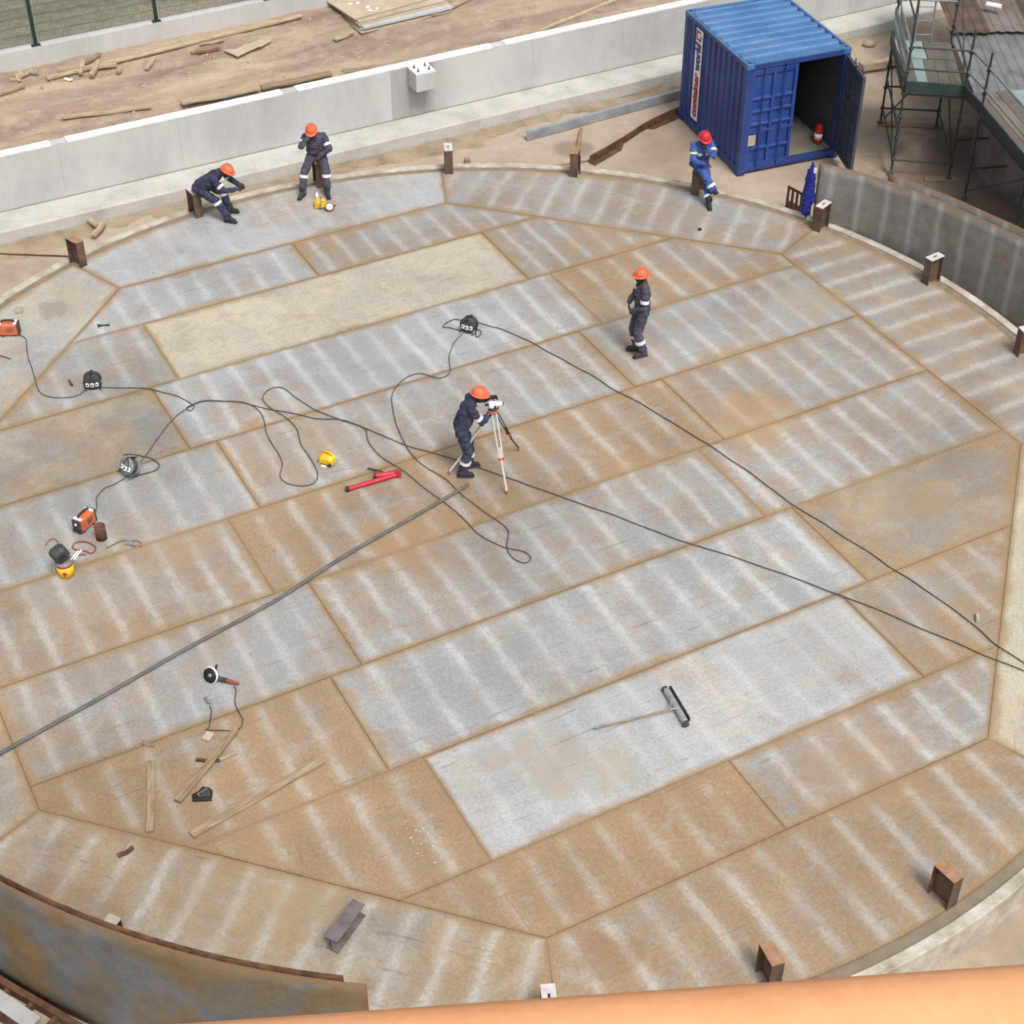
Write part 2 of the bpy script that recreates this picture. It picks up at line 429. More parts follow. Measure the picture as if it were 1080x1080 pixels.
M['cable'] = mat('cable_rubber', [(.05, .05, .052), (.095, .093, .09)], 8, .6)
M['hose'] = mat('grey_hose', [(.10, .098, .098), (.16, .155, .15)], 5, .7)
M['yellow'] = mat('yellow_plastic', [(.74, .44, .015), (.84, .55, .03)], 6, .45)
M['lead_red'] = mat('red_lead', [(.22, .05, .04), (.32, .08, .06)], 8, .6)
M['lead_brown'] = mat('brown_lead', [(.17, .10, .06), (.25, .16, .09)], 8, .6)
M['scaf'] = mat('scaffold_tube', [(.030, .045, .045), (.055, .065, .06), (.10, .07, .045)], 5, .6, .2)
M['scaf_pale'] = mat('pale_scaffold_tube', [(.16, .20, .21), (.26, .30, .30)], 5, .5, .3)
M['toe'] = mat('green_toe_board', [(.022, .045, .042), (.042, .07, .064)], 4, .7)
M['deck_a'] = mat('grey_deck_board', [(.095, .085, .075), (.16, .145, .125)], 3, .8, stretch=(1, 6, 6))
M['deck_b'] = mat('teal_deck_board', [(.20, .27, .27), (.28, .35, .35)], 3, .7)
M['roof_a'] = mat('rusty_sheet', [(.125, .10, .08), (.19, .155, .13), (.21, .195, .18)], 2, .75, .1)
M['roof_b'] = mat('grey_sheet', [(.13, .14, .145), (.20, .205, .205), (.25, .25, .245)], 2, .6, .2)
M['roof_c'] = mat('brown_sheet', [(.085, .052, .035), (.14, .095, .07)], 2, .8, .1)
M['fence'] = mat('green_fence_steel', [(.012, .028, .020), (.02, .042, .03)], 5, .5)
M['steel'] = mat('bright_steel', [(.40, .40, .39), (.58, .57, .55)], 8, .35, .6)
M['beige'] = mat('beige_label', [(.40, .36, .28), (.48, .44, .35)], 8, .6)
M['tripod_white'] = mat('pale_tripod_paint', [(.60, .56, .52), (.70, .67, .63)], 6, .5)
M['tripod_red'] = mat('tripod_red', [(.40, .08, .06), (.50, .12, .09)], 6, .5)
M['gravel'] = mat('pale_stone', [(.30, .24, .17), (.46, .39, .30)], 3, .95)
M['shell_out'] = shell_mat('shell_outer', [(.22, .11, .05), (.20, .125, .06), (.175, .14, .08), (.15, .145, .13), (.155, .158, .18), (.175, .14, .085), (.21, .118, .055), (.20, .105, .048)], False, .36)
M['shell_in'] = shell_mat('shell_inner', [(.20, .18, .145), (.235, .228, .215), (.215, .22, .23)], True, .6)

def dirt_mat():
    t = NT('dirt_terrain')
    pos = t.n('NewGeometry').outputs['Position']
    rot = t.n('VectorRotate'); rot.inputs['Angle'].default_value = -math.atan2(.4626, .8866); t.l(pos, rot.inputs['Vector'])
    a = t.noise(t.vmul(rot.outputs[0], (.35, 1.5, 1)), .9, 6, .65, .5)
    b = t.noise(pos, 3.2, 6, .7)
    base = t.ramp(a, [(.33, (.225, .158, .118)), (.47, (.31, .228, .172)), (.60, (.40, .31, .225)), (.74, (.45, .37, .275))])
    base = t.mix(t.ramp(b, [(.5, 0.), (.72, .5)]), base, (.50, .425, .325))
    base = t.mix(t.ramp(t.noise(pos, 1.1, 5, .6), [(.56, 0.), (.7, .5)]), base, (.29, .27, .14))
    base = t.mix(t.ramp(t.noise(pos, 7, 4, .7), [(.25, .55), (.42, 0.)]), base, (.13, .085, .06))
    t.l(base, t.b.inputs['Base Color']); t.b.inputs['Roughness'].default_value = .95
    t.bump(t.math('ADD', b, t.noise(pos, 14, 5, .7)), .6, .05)
    return t.m
def grass_mat():
    t = NT('grass_field')
    pos = t.n('NewGeometry').outputs['Position']
    rot = t.n('VectorRotate'); rot.inputs['Angle'].default_value = -math.atan2(.4626, .8866); t.l(pos, rot.inputs['Vector'])
    a = t.noise(t.vmul(rot.outputs[0], (.25, .7, 1)), .8, 5, .6, .4)
    b = t.noise(pos, 5, 6, .75)
    base = t.ramp(a, [(.36, (.12, .125, .08)), (.5, (.20, .20, .14)), (.64, (.28, .265, .19))])
    base = t.mix(1.0, base, t.ramp(b, [(.3, .6), (.7, 1.25)]), 'MULTIPLY')
    t.l(base, t.b.inputs['Base Color']); t.b.inputs['Roughness'].default_value = .95
    t.bump(b, .8, .08)
    return t.m

# ------------------------------------------------------------------ setting: ground, dirt fill, field
GZ = -0.6
CX, CY = -0.463, 21.025
WA = V((-10.47, 30.03, 0)); WD = V((.8866, .4626, 0)); WN = V((-.4626, .8866, 0))
def wp(s, d, z=0): q = WA + WD*s + WN*d; return V((q.x, q.y, z))
def sd_of(p): q = V((p.x, p.y, 0)) - WA; return q.dot(WD), q.dot(WN)

def grid(name, m, fn, nu, nv, kind='structure'):
    vs = [fn(i/nu, j/nv) for j in range(nv+1) for i in range(nu+1)]
    fs = [(j*(nu+1)+i, j*(nu+1)+i+1, (j+1)*(nu+1)+i+1, (j+1)*(nu+1)+i) for j in range(nv) for i in range(nu)]
    mb = MB(); mb.add(vs, fs, smooth=True)
    return tag(mb.build(name, m), kind=kind)

def yard_z(x, y):
    r = math.hypot(x-CX, y-CY)
    k = min(1, max(0, (r-10.9)/1.5))
    return GZ + k*(mnoise.noise(V((x*.5, y*.5, 0)))*.035 + mnoise.noise(V((x*1.9, y*1.9, 3)))*.012)
def yard(u, v):
    # finer in the visible zone
    x = -22 + 50*u; y = 2 + 46*v
    return V((x, y, yard_z(x, y) if 0 < u < 1 and 0 < v < 1 else GZ))
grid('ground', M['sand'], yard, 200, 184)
mb = MB(); R_ = 260
for (x0, x1, y0, y1) in ((-R_, R_, -R_, 2), (-R_, -22, 2, 48), (28, R_, 2, 48), (-R_, R_, 48, R_)):
    mb.add([(x0, y0, GZ), (x1, y0, GZ), (x1, y1, GZ), (x0, y1, GZ)], [(0, 1, 2, 3)])
tag(mb.build('far_ground', M['sand']), kind='structure')

PD = 3.3   # plinth distance behind the wall face
def dirt_z(s, d):
    base = .80 + .36*min(1, max(0, (d-.4)/2.4))
    q = wp(s, d)
    n = mnoise.noise(V((q.x*.7, q.y*.7, 1)))*.05 + mnoise.noise(V((q.x*2.2, q.y*2.2, 5)))*.03 + mnoise.noise(V((q.x*6, q.y*6, 9)))*.016
    rut = -.07*math.exp(-((d-1.25)/.22)**2) - .05*math.exp(-((d-2.2)/.25)**2)
    edge = min(1, max(0, (d-.15)/.35))
    return base + (n + rut)*edge
grid('dirt_terrain', dirt_mat(), lambda u, v: (lambda s, d: wp(s, d, dirt_z(s, d)))(-14 + 60*u, .2 + 3.25*v), 600, 40)
grid('grass_field', grass_mat(), lambda u, v: wp(-60 + 160*u, 3.45 + 90*v**2, 1.02 + mnoise.noise(V((u*60, v*30, 2)))*.06), 120, 40)

# ------------------------------------------------------------------ retaining wall
wall = empty('retaining_wall', wp(0, 0, GZ), math.atan2(WD.y, WD.x), 'long grey concrete retaining wall with white top, holding back the dirt', 'wall')
FT = -.27-GZ; WT = .92-GZ        # heights above the yard
joints = [-14]
for (x, y) in ((70, 206), (193, 177), (415, 128), (459, 117), (561, 92), (658, 72)):
    joints.append(sd_of(at(x, y, -.27))[0])
s0 = joints[-1]
while s0 < 44: s0 += 3.1; joints.append(s0)
for i in range(len(joints)-1):
    a, b = joints[i]+.0015, joints[i+1]-.0015
    m = M['concrete_dark'] if i == 3 else M['concrete']
    o = MB().box(((a+b)/2, .11, (FT+WT)/2-.01), (b-a, .22, WT-FT-.02)).build('wall_panel', m, wall)
    if i == 3: o['label'] = 'darker stained panel below the corbel'
MB().box((15, .12, FT/2-.05), (58, .195, FT-.1)).build('wall_stem', M['concrete_dark'], wall)
mb = MB()
prof = [(-.78, 0), (-.78, FT-.035), (-.755, FT-.005), (-.02, FT), (-.02, 0)]
n = len(prof)
vs = [(-14, d, z) for d, z in prof] + [(44, d, z) for d, z in prof]
mb.add(vs, [tuple(range(n)), tuple(range(2*n-1, n-1, -1))] + [(i, (i+1) % n + 0, n+(i+1) % n, n+i)[::-1] for i in range(n)])
mb.build('footing', M['footing'], wall)
gaps = [sd_of(at(x, y, .93))[0] for x, y in ((63, 152), (307, 98), (527, 49))] + [17.5, 23.5]
a = -14
for g in gaps + [44.2]:
    b = g-.16
    MB().box(((a+b)/2, .11, WT+.004), (b-a, .235, .045)).build('coping', M['coping'], wall, bevel=.006)
    a = g+.16
for g in gaps:
    MB().box((g, .11, WT-.004), (.31, .21, .034)).build('coping', M['concrete'], wall)
cs = sd_of(at(451, 77, .95))[0]
cb = MB()
cb.prism([(-.24, -.46), (.24, -.46), (.24, -.003), (-.24, -.003)], WT-.42, WT-.02, Matrix.Translation((cs, 0, 0)))
corb = cb.build('corbel', M['concrete'], wall, bevel=.012)
MB().box((cs, -.225, WT-.008), (.478, .45, .018)).build('corbel_top', M['coping'], corb)
for (dx, dy) in ((-.13, -.13), (.13, -.13), (-.13, -.34), (.13, -.34)):
    b_ = MB().tube([(cs+dx, dy, WT), (cs+dx, dy, WT+.085)], .014)
    b_.lathe([(.028, 0), (.028, .02)], 6, Matrix.Translation((cs+dx, dy, WT+.004)))
    b_.build('anchor_bolt', M['grey_dark'], corb)

# sand heaped along the foot of the footing
def berm(u, v):
    s = -14 + 58*u; d = -.80 - .75*v
    z = .0 + .10*(1-v)**1.5*(.6+.8*mnoise.noise(V((s*.8, 0, 3)))) + mnoise.noise(V((s*2.4, d*3, 7)))*.03*(1-v)
    return wp(s, d, GZ - .02 + max(0, z) - (.04 if v == 1 else 0))
grid('sand_bank', M['berm'], berm, 300, 8)

# fence on its plinth
pl = MB().box((15, PD+.12, 1.25), (70, .24, .66)).build('plinth_wall', M['concrete'], None, WA, (0, 0, math.atan2(WD.y, WD.x)), bevel=.01)
tag(pl, 'low pale concrete plinth wall that carries the green mesh fence', 'low wall')
fence = empty('mesh_fence', wp(0, PD+.12, 1.58), math.atan2(WD.y, WD.x), 'dark green wire mesh security fence standing on the concrete plinth', 'fence')
fp = [1.99-2.7*k for k in (3, 2, 1)] + [1.99, 4.69, 7.30, 9.95, 12.6, 15.25, 17.9]
for i, s in enumerate(fp):
    b_ = MB().box((s, -.055, 1.2), (.075, .06, 2.4)); b_.box((s, -.055, .008), (.20, .13, .016))
    b_.build('post', M['fence'], fence)
    if i < len(fp)-1:
        L = fp[i+1]-s; b_ = MB()
        k = int(L/.058)
        for j in range(k+1): b_.box((s+L*j/k, 0, 1.2), (.004, .004, 2.34))
        for j in range(12): b_.box((s+L/2, .004, .04+j*.2), (L, .004, .006))
        b_.build('mesh_panel', M['fence'], fence)

# ------------------------------------------------------------------ tank base
tank = empty('tank_floor', (CX, CY, 0), 0, 'round rust streaked floor of steel plates on which the workers stand', 'tank floor')
SA = .49079; SU = V((cos(SA), sin(SA), 0)); SV = V((-sin(SA), cos(SA), 0))
def loc2(p): return V((p[0]-CX, p[1]-CY, 0))
tc = V((CX, CY, 0)).dot(SV); uc = V((CX, CY, 0)).dot(SU)
tl = [27.034] + [27.634-1.9764*k for k in range(1, 9)] + [10.47]
RI, TH0 = 8.95, SA + pi/2 - pi/8       # octagon: one edge square to the strips
octo = [V((RI*cos(TH0+k*pi/4), RI*sin(TH0+k*pi/4), 0)) for k in range(8)]
def clip(poly, n, c):      # keep n.p <= c
    out = []
    for i in range(len(poly)):
        a, b = poly[i], poly[(i+1) % len(poly)]
        da, db = a.dot(n)-c, b.dot(n)-c
        if da <= 0: out.append(a)
        if (da < 0 < db) or (db < 0 < da): out.append(a + (b-a)*(da/(da-db)))
    return out
def plate(name, poly, U_, V_, col, z, seam=.28):
    bm = bmesh.new()
    uvl = bm.loops.layers.uv.new('UVMap')
    vs = [bm.verts.new((p.x, p.y, z)) for p in poly]
    f = bm.faces.new(vs)
    if f.normal.z < 0: f.normal_flip()
    bm.normal_update()
    outer = set(vs)
    try:
        bmesh.ops.inset_individual(bm, faces=[f], thickness=seam, use_even_offset=True)
    except Exception: pass
    bm.verts.ensure_lookup_table()
    edge = [1.0 if v in outer else 0.0 for v in bm.verts]
    # thickness skirt
    top = list(outer)
    bedges = [e for e in bm.edges if e.is_boundary]
    r = bmesh.ops.extrude_edge_only(bm, edges=bedges)
    nv = [g for g in r['geom'] if isinstance(g, bmesh.types.BMVert)]
    for v in nv: v.co.z -= .010
    bm.verts.index_update()
    for fc in bm.faces:
        for lp in fc.loops: lp[uvl].uv = (lp.vert.co.dot(U_), lp.vert.co.dot(V_))
    me = bpy.data.meshes.new(name); bm.to_mesh(me)
    at_ = me.attributes.new('edge', 'FLOAT', 'POINT')
    edge += [1.0]*(len(me.vertices)-len(edge))
    at_.data.foreach_set('value', edge)
    bm.free(); me.materials.append(M['plate'])
    o = bpy.data.objects.new(name, me); COL.objects.link(o); o.parent = tank
    o.color = col
    return o
def su(x, y): return at(x, y).dot(SU)-uc
J = [  # butt joints of each strip, photo points (midway down the joint)
    [(323, 275)], [(171, 373), (534, 271)], [(181, 443), (610, 317)], [(253, 503), (641, 380)],
    [(266, 588), (731, 432)], [(353, 657), (771, 508)], [(380, 764), (874, 573)], [(482, 853), (930, 670)], [(800, 840)]]
#        rust cream pale stripe
PC = [[(.02, .0, .62, .8), (.34, .05, .35, .7)],
      [(.20, .0, .35, .6), (.12, .78, .5, .15), (.42, .1, .25, .8)],
      [(.22, .05, .25, .45), (.06, .0, .62, .85), (.62, .05, .15, .7)],
      [(.36, .22, .12, .05), (.16, .0, .35, .75), (.20, .05, .45, .55)],
      [(.20, .08, .38, .6), (.34, .0, .35, .7), (.30, .1, .38, .65)],
      [(.36, .1, .25, .7), (.66, .0, .2, .7), (.38, .02, .38, .75)],
      [(.28, .0, .40, .6), (.28, .0, .42, .75), (.46, .25, .15, .05)],
      [(.85, .0, .1, .6), (.08, .0, .60, .9), (.62, .02, .15, .5)],
      [(.95, .0, .05, .5), (.40, .0, .3, .9)]]
# strips are listed so that strip 4..8 colours match the photo
PC[3] = [(.20, .05, .38, .6), (.32, .02, .36, .65), (.22, .05, .48, .7)]
PC[2] = [(.36, .34, .0, .03), (.06, .0, .62, .9), (.60, .05, .15, .75)]
PC[4] = [(.40, .12, .25, .75), (.66, .0, .2, .75), (.40, .1, .36, .75)]
PC[5] = [(.30, .02, .38, .6), (.30, .0, .42, .75), (.34, .05, .42, .85)]
PC[6] = [(.78, .0, .1, .6), (.10, .0, .60, .95), (.50, .28, .0, .03)]
PC[7] = [(.85, .0, .08, .7), (.02, .34, 1.0, .45), (.62, .05, .15, .6)]
PC[8] = [(.98, .0, .05, .5), (.38, .0, .35, .95)]
rr = random.Random(5)
for k in range(9):
    t1, t0 = tl[k]-tc, tl[k+1]-tc
    us = [-12] + [su(*q) for q in J[k]] + [12]
    for i in range(len(us)-1):
        g = .002
        poly = [SU*us[i]+SV*t0*1.0, SU*us[i+1]+SV*t0, SU*us[i+1]+SV*t1, SU*us[i]+SV*t1]
        poly = [SU*(us[i]+g)+SV*(t0+g), SU*(us[i+1]-g)+SV*(t0+g), SU*(us[i+1]-g)+SV*(t1-g), SU*(us[i]+g)+SV*(t1-g)]
        for q in range(8):
            ph = TH0 + pi/8 + q*pi/4
            poly = clip(poly, V((cos(ph), sin(ph), 0)), RI*cos(pi/8)-g)
        z = .004*((k*2+i) % 3)
        plate('floor_plate', poly, SU, SV, PC[k][i], z)
# the ring of eight annular plates
AC = {0: (.02, .15, .85, .25), 1: (.40, .18, .25, .1)}
RP = 10.28
for q in range(8):
    a0, a1 = TH0+q*pi/4, TH0+(q+1)*pi/4
    mid = (a0+a1)/2
    e0, e1 = octo[q], octo[(q+1) % 8]
    nseg = 20
    g = .0003
    arc = [V((RP*cos(a0+g+(a1-a0-2*g)*i/nseg), RP*sin(a0+g+(a1-a0-2*g)*i/nseg), 0)) for i in range(nseg+1)]
    poly = arc + [e1*(1+.0004), e0*(1+.0004)]
    md = math.degrees(mid) % 360
    key = int(round(((md - 118.1) % 360)/45)) % 8
    col = {0: (.0, .25, .85, .30), 1: (.02, .45, .55, .10), 2: (.30, .45, .22, .2), 3: (.62, .40, .15, .85),
           4: (.66, .14, .12, .8), 5: (.10, 1.0, .8, .06), 6: (.46, .24, .22, .85), 7: (.34, .12, .32, .7)}[key]
    U_ = V((-sin(mid), cos(mid), 0)); V_ = V((cos(mid), sin(mid), 0))
    plate('annular_plate', poly, U_, V_, col, .002)
MB().lathe([(0, -.03), (10.26, -.03), (10.26, -.012), (0, -.012)], 96).build('underside', M['rust_edge'], tank)

# concrete ring foundation
ring = empty('ring_foundation', (CX, CY, GZ), 0, 'round pale concrete ring kerb that edges the steel tank floor', 'foundation')
def annulus(r0, r1, z0, z1, n=160):
    vs = []; fs = []
    for i in range(n):
        a = 2*pi*i/n; c, s = cos(a), sin(a)
        vs += [(r0*c, r0*s, z0), (r1*c, r1*s, z0), (r1*c, r1*s, z1), (r0*c, r0*s, z1)]
    for i in range(n):
        j = (i+1) % n
        for k in range(4):
            l = (k+1) % 4; fs.append((4*i+k, 4*j+k, 4*j+l, 4*i+l))
    m_ = MB(); m_.add(vs, [f[::-1] for f in fs]); return m_
annulus(10.44, 10.60, 0, .60).build('kerb', M['ring'], ring, bevel=.015)
annulus(9.9, 10.438, 0, .57).build('recess', M['recess'], ring)

# ------------------------------------------------------------------ stub posts
def ibeam(L, dep=.33, wd=.168, tf=.016, tw=.011):
    m_ = MB()
    a, b = dep/2, wd/2
    poly = [(-a, -b), (-a+tf, -b), (-a+tf, -tw/2), (a-tf, -tw/2), (a-tf, -b), (a, -b), (a, b), (a-tf, b), (a-tf, tw/2), (-a+tf, tw/2), (-a+tf, b), (-a, b)]
    # built as three plates so that every face stays convex
    m_.box((-a+tf/2, 0, L/2), (tf, wd, L)); m_.box((a-tf/2, 0, L/2), (tf, wd, L)); m_.box((0, 0, L/2), (dep-2*tf, tw, L))
    return m_
POSTS = [  # angle, radius, cap, label
    (140.2, 10.24, None, 'rusty stub post without a pale cap, leftmost of the row, near the leftmost welder'),
    (124.9, 10.28, 'cap_white', 'stub post on which the man holding something in both hands sits'),
    (110.0, 10.30, 'cap_rust', 'stub post on which the man with a hand at his face sits'),
    (94.8, 10.30, 'cap_white', 'pale capped stub post at the head of a plate joint, nearest the corbel'),
    (80.1, 10.28, 'cap_rust', 'orange capped stub post beside the thin upright rod and timber'),
    (65.5, 10.28, None, 'stub post on which the man in royal blue sits'),
    (50.15, 10.27, 'cap_white', 'pale capped stub post below the hanging blue jacket'),
    (35.2, 10.26, 'cap_white', 'pale capped stub post with an orange side, in front of the upright shell plate'),
    (20.2, 10.2, 'cap_white', 'pale capped stub post at the right end of the upright shell plate'),
    (-55.3, 10.13, 'cap_rust', 'uncapped dark stub post with open sides, nearest the bare kerb'),
    (-69.9, 10.12, None, 'dark stub post with a scrap of yellow tied on, above the orange rail'),
    (-85.0, 10.13, 'cap_white', 'stub post hidden but for its pale cap, just above the orange rail'),
    (-115.2, 10.10, 'cap_pale', 'stub post whose pale cap just shows over the curved shell plate')]
PH = .535
for ang, r, cap, lab in POSTS:
    a = rad(ang)
    e = empty('stub_post', (CX+r*cos(a), CY+r*sin(a), .004), a, lab, 'stub post', 'stub posts round the tank floor')
    ibeam(PH).build('beam', M['post'], e)
    if cap == 'cap_white':
        c_ = MB().box((0, 0, PH+.006), (.335, .172, .012)); c_.build('cap_plate', M['cap_white'], e)
        MB().box((0, 0, PH+.0145), (.075, .03, .006)).build('bolt_hole', M['black'], e)
    elif cap == 'cap_pale': MB().box((0, 0, PH+.006), (.335, .172, .012)).build('cap_plate', M['beige'], e)
    else:
        MB().box((0, 0, PH+.004), (.332, .170, .008)).build('cap_plate', M['cap_rust'], e)
    if ang == -69.9:
        y_ = MB()
        for k in range(7):
            q = random.random()*6.28
            y_.tube([(-.17, -.02+.012*k-.03, .26), (-.2-.02*random.random(), -.05+.02*k, .29+.03*sin(q)), (-.21, -.06+.022*k, .22+.03*cos(q))], .008, 5)
        y_.build('tape_scrap', M['yellow'], e)
e = empty('fallen_beam', (at(367, 985, .0) + V((-.02, .02, .014))), 0, 'short steel beam offcut lying on its side near the curved shell plate', 'beam offcut')
a0, a1 = at(352, 1004), at(379, 967)
ang = math.atan2(a1.y-a0.y, a1.x-a0.x); Lb = .62
fb = MB()
for k in (-1, 1): fb.box((0, 0, .084+k*.0), (.001, .001, .001)) if False else None
Rm = Matrix.Rotation(ang, 4, 'Z')
fb.box((0, 0, .012), (Lb, .17, .016), M=Rm); fb.box((0, 0, .222), (Lb, .17, .016), M=Rm); fb.box((0, 0, .117), (Lb, .012, .194), M=Rm)
fb.build('beam', mat('lilac_brown_steel', [(.10, .08, .08), (.17, .145, .15), (.20, .17, .17)], 5, .55, bump=.15), e)

# ------------------------------------------------------------------ curved shell plates
def shell(name, pts, z0, z1, thick, m, parent, loc):
    "pts: plan polyline; builds one curved plate of real thickness, uv in metres, edge attribute"
    n = len(pts); rows = [0, .12, .5, .88, 1]
    bm = bmesh.new(); uvl = bm.loops.layers.uv.new('UVMap'); lay = []
    s = [0]
    for i in range(1, n): s.append(s[-1]+(pts[i]-pts[i-1]).length)
    ed = []; uvm = {}
    for side in (0, 1):
        g = []
        for i in range(n):
            d = (pts[min(i+1, n-1)]-pts[max(i-1, 0)]); d.z = 0; d.normalize(); nn = V((-d.y, d.x, 0))
            row = []
            for k in rows:
                p = pts[i] + nn*(thick*(side-.5)); v = bm.verts.new((p.x-loc[0], p.y-loc[1], z0+(z1-z0)*k-loc[2]))
                uvm[v] = (s[i], (z1-z0)*k); row.append(v)
                ed.append(1.0 if k in (0, 1) or i in (0, n-1) else 0.0)
            g.append(row)
        lay.append(g)
    for side in (0, 1):
        for i in range(n-1):
            for k in range(len(rows)-1):
                q = [lay[side][i][k], lay[side][i+1][k], lay[side][i+1][k+1], lay[side][i][k+1]]
                f = bm.faces.new(q if side == 0 else q[::-1]); f.smooth = True
    for i in range(n-1):
        for k in (0, len(rows)-1):
            q = [lay[0][i][k], lay[0][i+1][k], lay[1][i+1][k], lay[1][i][k]]
            bm.faces.new(q if k else q[::-1])
    for i in (0, n-1):
        for k in range(len(rows)-1):
            q = [lay[0][i][k], lay[0][i][k+1], lay[1][i][k+1], lay[1][i][k]]
            bm.faces.new(q if i else q[::-1])
    for f in bm.faces:
        for lp in f.loops: lp[uvl].uv = uvm[lp.vert]
    bmesh.ops.recalc_face_normals(bm, faces=bm.faces)
    me = bpy.data.meshes.new(name); bm.to_mesh(me); bm.free()
    a_ = me.attributes.new('edge', 'FLOAT', 'POINT'); a_.data.foreach_set('value', ed)
    me.materials.append(m)
    o = bpy.data.objects.new(name, me); COL.objects.link(o)
    o.location = loc
    if parent: o.parent = parent
    return o
def arc(r, a0, a1, n=30): return [V((CX+r*cos(rad(a0+(a1-a0)*i/n)), CY+r*sin(rad(a0+(a1-a0)*i/n)), 0)) for i in range(n+1)]
o = shell('shell_plate', arc(10.73, -133, -95.8), GZ, 1.64, .014, M['shell_out'], None, (CX, CY-10.73, GZ))
tag(o, 'rusty blue grey curved shell plate, outer of the pair above the orange rail', 'shell plate', 'curved shell plates')
o = shell('shell_plate', arc(10.67, -134, -97.2), GZ, 1.665, .014, M['rust'], None, (CX, CY-10.67, GZ))
tag(o, 'curved brown shell plate right behind the blue grey one, only its top edge showing', 'shell plate', 'curved shell plates')
rs = [V((x, y, 0)) for x, y in ((6.0, 29.26), (6.5, 29.03), (7.0, 28.72), (7.55, 28.25), (8.09, 27.76), (8.6, 27.21), (9.32, 26.40), (9.9, 25.6), (10.4, 24.8))]
rs = smooth_path(rs, 4)
o = shell('shell_plate', rs, GZ, 1.25, .014, M['shell_in'], None, (8, 27.7, GZ))
tag(o, 'curved grey shell plate with pale vertical streaks standing upright outside the right kerb', 'shell plate', 'curved shell plates')
o = shell('shell_plate', [p + V((.14, .20, 0)) for p in rs[9:]], GZ, 1.27, .014, M['shell_in'], None, (8, 27.9, GZ))
tag(o, 'second curved plate leaning close behind the streaked one, only its upper edge showing', 'shell plate', 'curved shell plates')

# ------------------------------------------------------------------ shipping container
KX, KY, KA, KZ = 4.856, 32.118, .3634, GZ
W_, L_, H_ = 2.438, 2.991, 2.56
ct = empty('shipping_container', (KX, KY, KZ), KA, 'small dark blue corrugated steel shipping container with one door swung open', 'container')
def corr(L, depth, n, flat=.3):
    "plan profile of a corrugated sheet along x: list of (x, y)"
    out = []; p = L/n
    for i in range(n):
        x = i*p
        out += [(x, 0), (x+p*flat, 0), (x+p*.5, depth), (x+p*(.5+flat), depth)]
    out.append((L, 0)); return out
def corr_sheet(prof, h, thick=.004):
    m_ = MB(); n = len(prof)
    vs = [(x, y, 0) for x, y in prof] + [(x, y, h) for x, y in prof] + [(x, y+thick, 0) for x, y in prof] + [(x, y+thick, h) for x, y in prof]
    fs = []
    for i in range(n-1):
        fs += [(i, i+1, n+i+1, n+i), (2*n+i+1, 2*n+i, 3*n+i, 3*n+i+1), (n+i, n+i+1, 3*n+i+1, 3*n+i), (i+1, i, 2*n+i, 2*n+i+1)]
    fs += [(0, n, 3*n, 2*n), (n-1, 3*n-1, 4*n-1, 2*n-1)]
    return m_.add(vs, fs)
# frame: corner posts, rails
fr = MB()
for x in (.07, W_-.07):
    for y in (.075, L_-.075): fr.box((x, y, H_/2), (.13, .14, H_-.24))
for x in (.05, W_-.05):
    fr.box((x, L_/2, .13), (.09, L_-.30, .14)); fr.box((x, L_/2, H_-.07), (.085, L_-.30, .085))
fr.box((W_/2, .07, .135), (W_-.28, .11, .13)); fr.box((W_/2, .07, H_-.08), (W_-.28, .11, .13))
fr.box((W_/2, L_-.07, .135), (W_-.28, .11, .13)); fr.box((W_/2, L_-.07, H_-.08), (W_-.28, .11, .13))
fr.build('frame', M['blue'], ct, bevel=.008)
for x in (.085, W_-.085):
    for y in (.09, L_-.09):
        for z in (.06, H_-.06):
            cc = MB().box((x, y, z), (.175, .178, .12), bev=.01)
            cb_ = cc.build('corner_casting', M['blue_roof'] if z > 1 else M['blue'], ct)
            if z > 1: MB().lathe([(.032, H_-.001), (.032, H_+.003)], 12, Matrix.Translation((x, y, 0)) @ Matrix.Diagonal((1, 1.7, 1, 1))).build('lock_hole', M['black'], cb_)
def side(x, flip, name):
    sh = corr_sheet(corr(L_-.28, .036, 11), H_-.30)
    Rm = Matrix.Translation((x, .14, .18)) @ Matrix.Rotation(pi/2, 4, 'Z')
    if not flip: Rm = Matrix.Translation((x, L_-.14, .18)) @ Matrix.Rotation(-pi/2, 4, 'Z')
    return MB().add(sh.v, sh.f, Rm).build(name, M['blue'], ct)
side(.022, False, 'side_wall'); side(W_-.022, True, 'side_wall')
sh = corr_sheet(corr(W_-.26, .036, 9), H_-.30)
MB().add(sh.v, sh.f, Matrix.Translation((W_-.13, L_-.03, .18)) @ Matrix.Rotation(pi, 4, 'Z')).build('end_wall', M['blue'], ct)
# roof, ribs run across the width
sh = corr_sheet(corr(L_-.24, .036, 9, .36), W_-.16)
Rm = Matrix(((0, 0, 1, .08), (1, 0, 0, .12), (0, -1, 0, H_-.012), (0, 0, 0, 1)))
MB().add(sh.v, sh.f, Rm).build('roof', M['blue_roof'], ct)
rr_ = MB()
for x in (.03, W_-.03): rr_.box((x, L_/2, H_-.026), (.058, L_-.36, .03))
for y in (.05, L_-.05): rr_.box((W_/2, y, H_-.014), (W_-.36, .09, .03))
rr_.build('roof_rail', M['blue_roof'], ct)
for x in (.075, W_-.075): MB().box((x, L_/2, 1.33), (.012, L_-.3, 2.24)).build('lining', M['inside'], ct)
MB().box((W_/2, L_-.09, 1.33), (W_-.3, .012, 2.24)).build('lining', M['inside'], ct)
MB().box((W_/2, L_/2, .185), (W_-.2, L_-.2, .03)).build('floor', M['ply_floor'], ct)
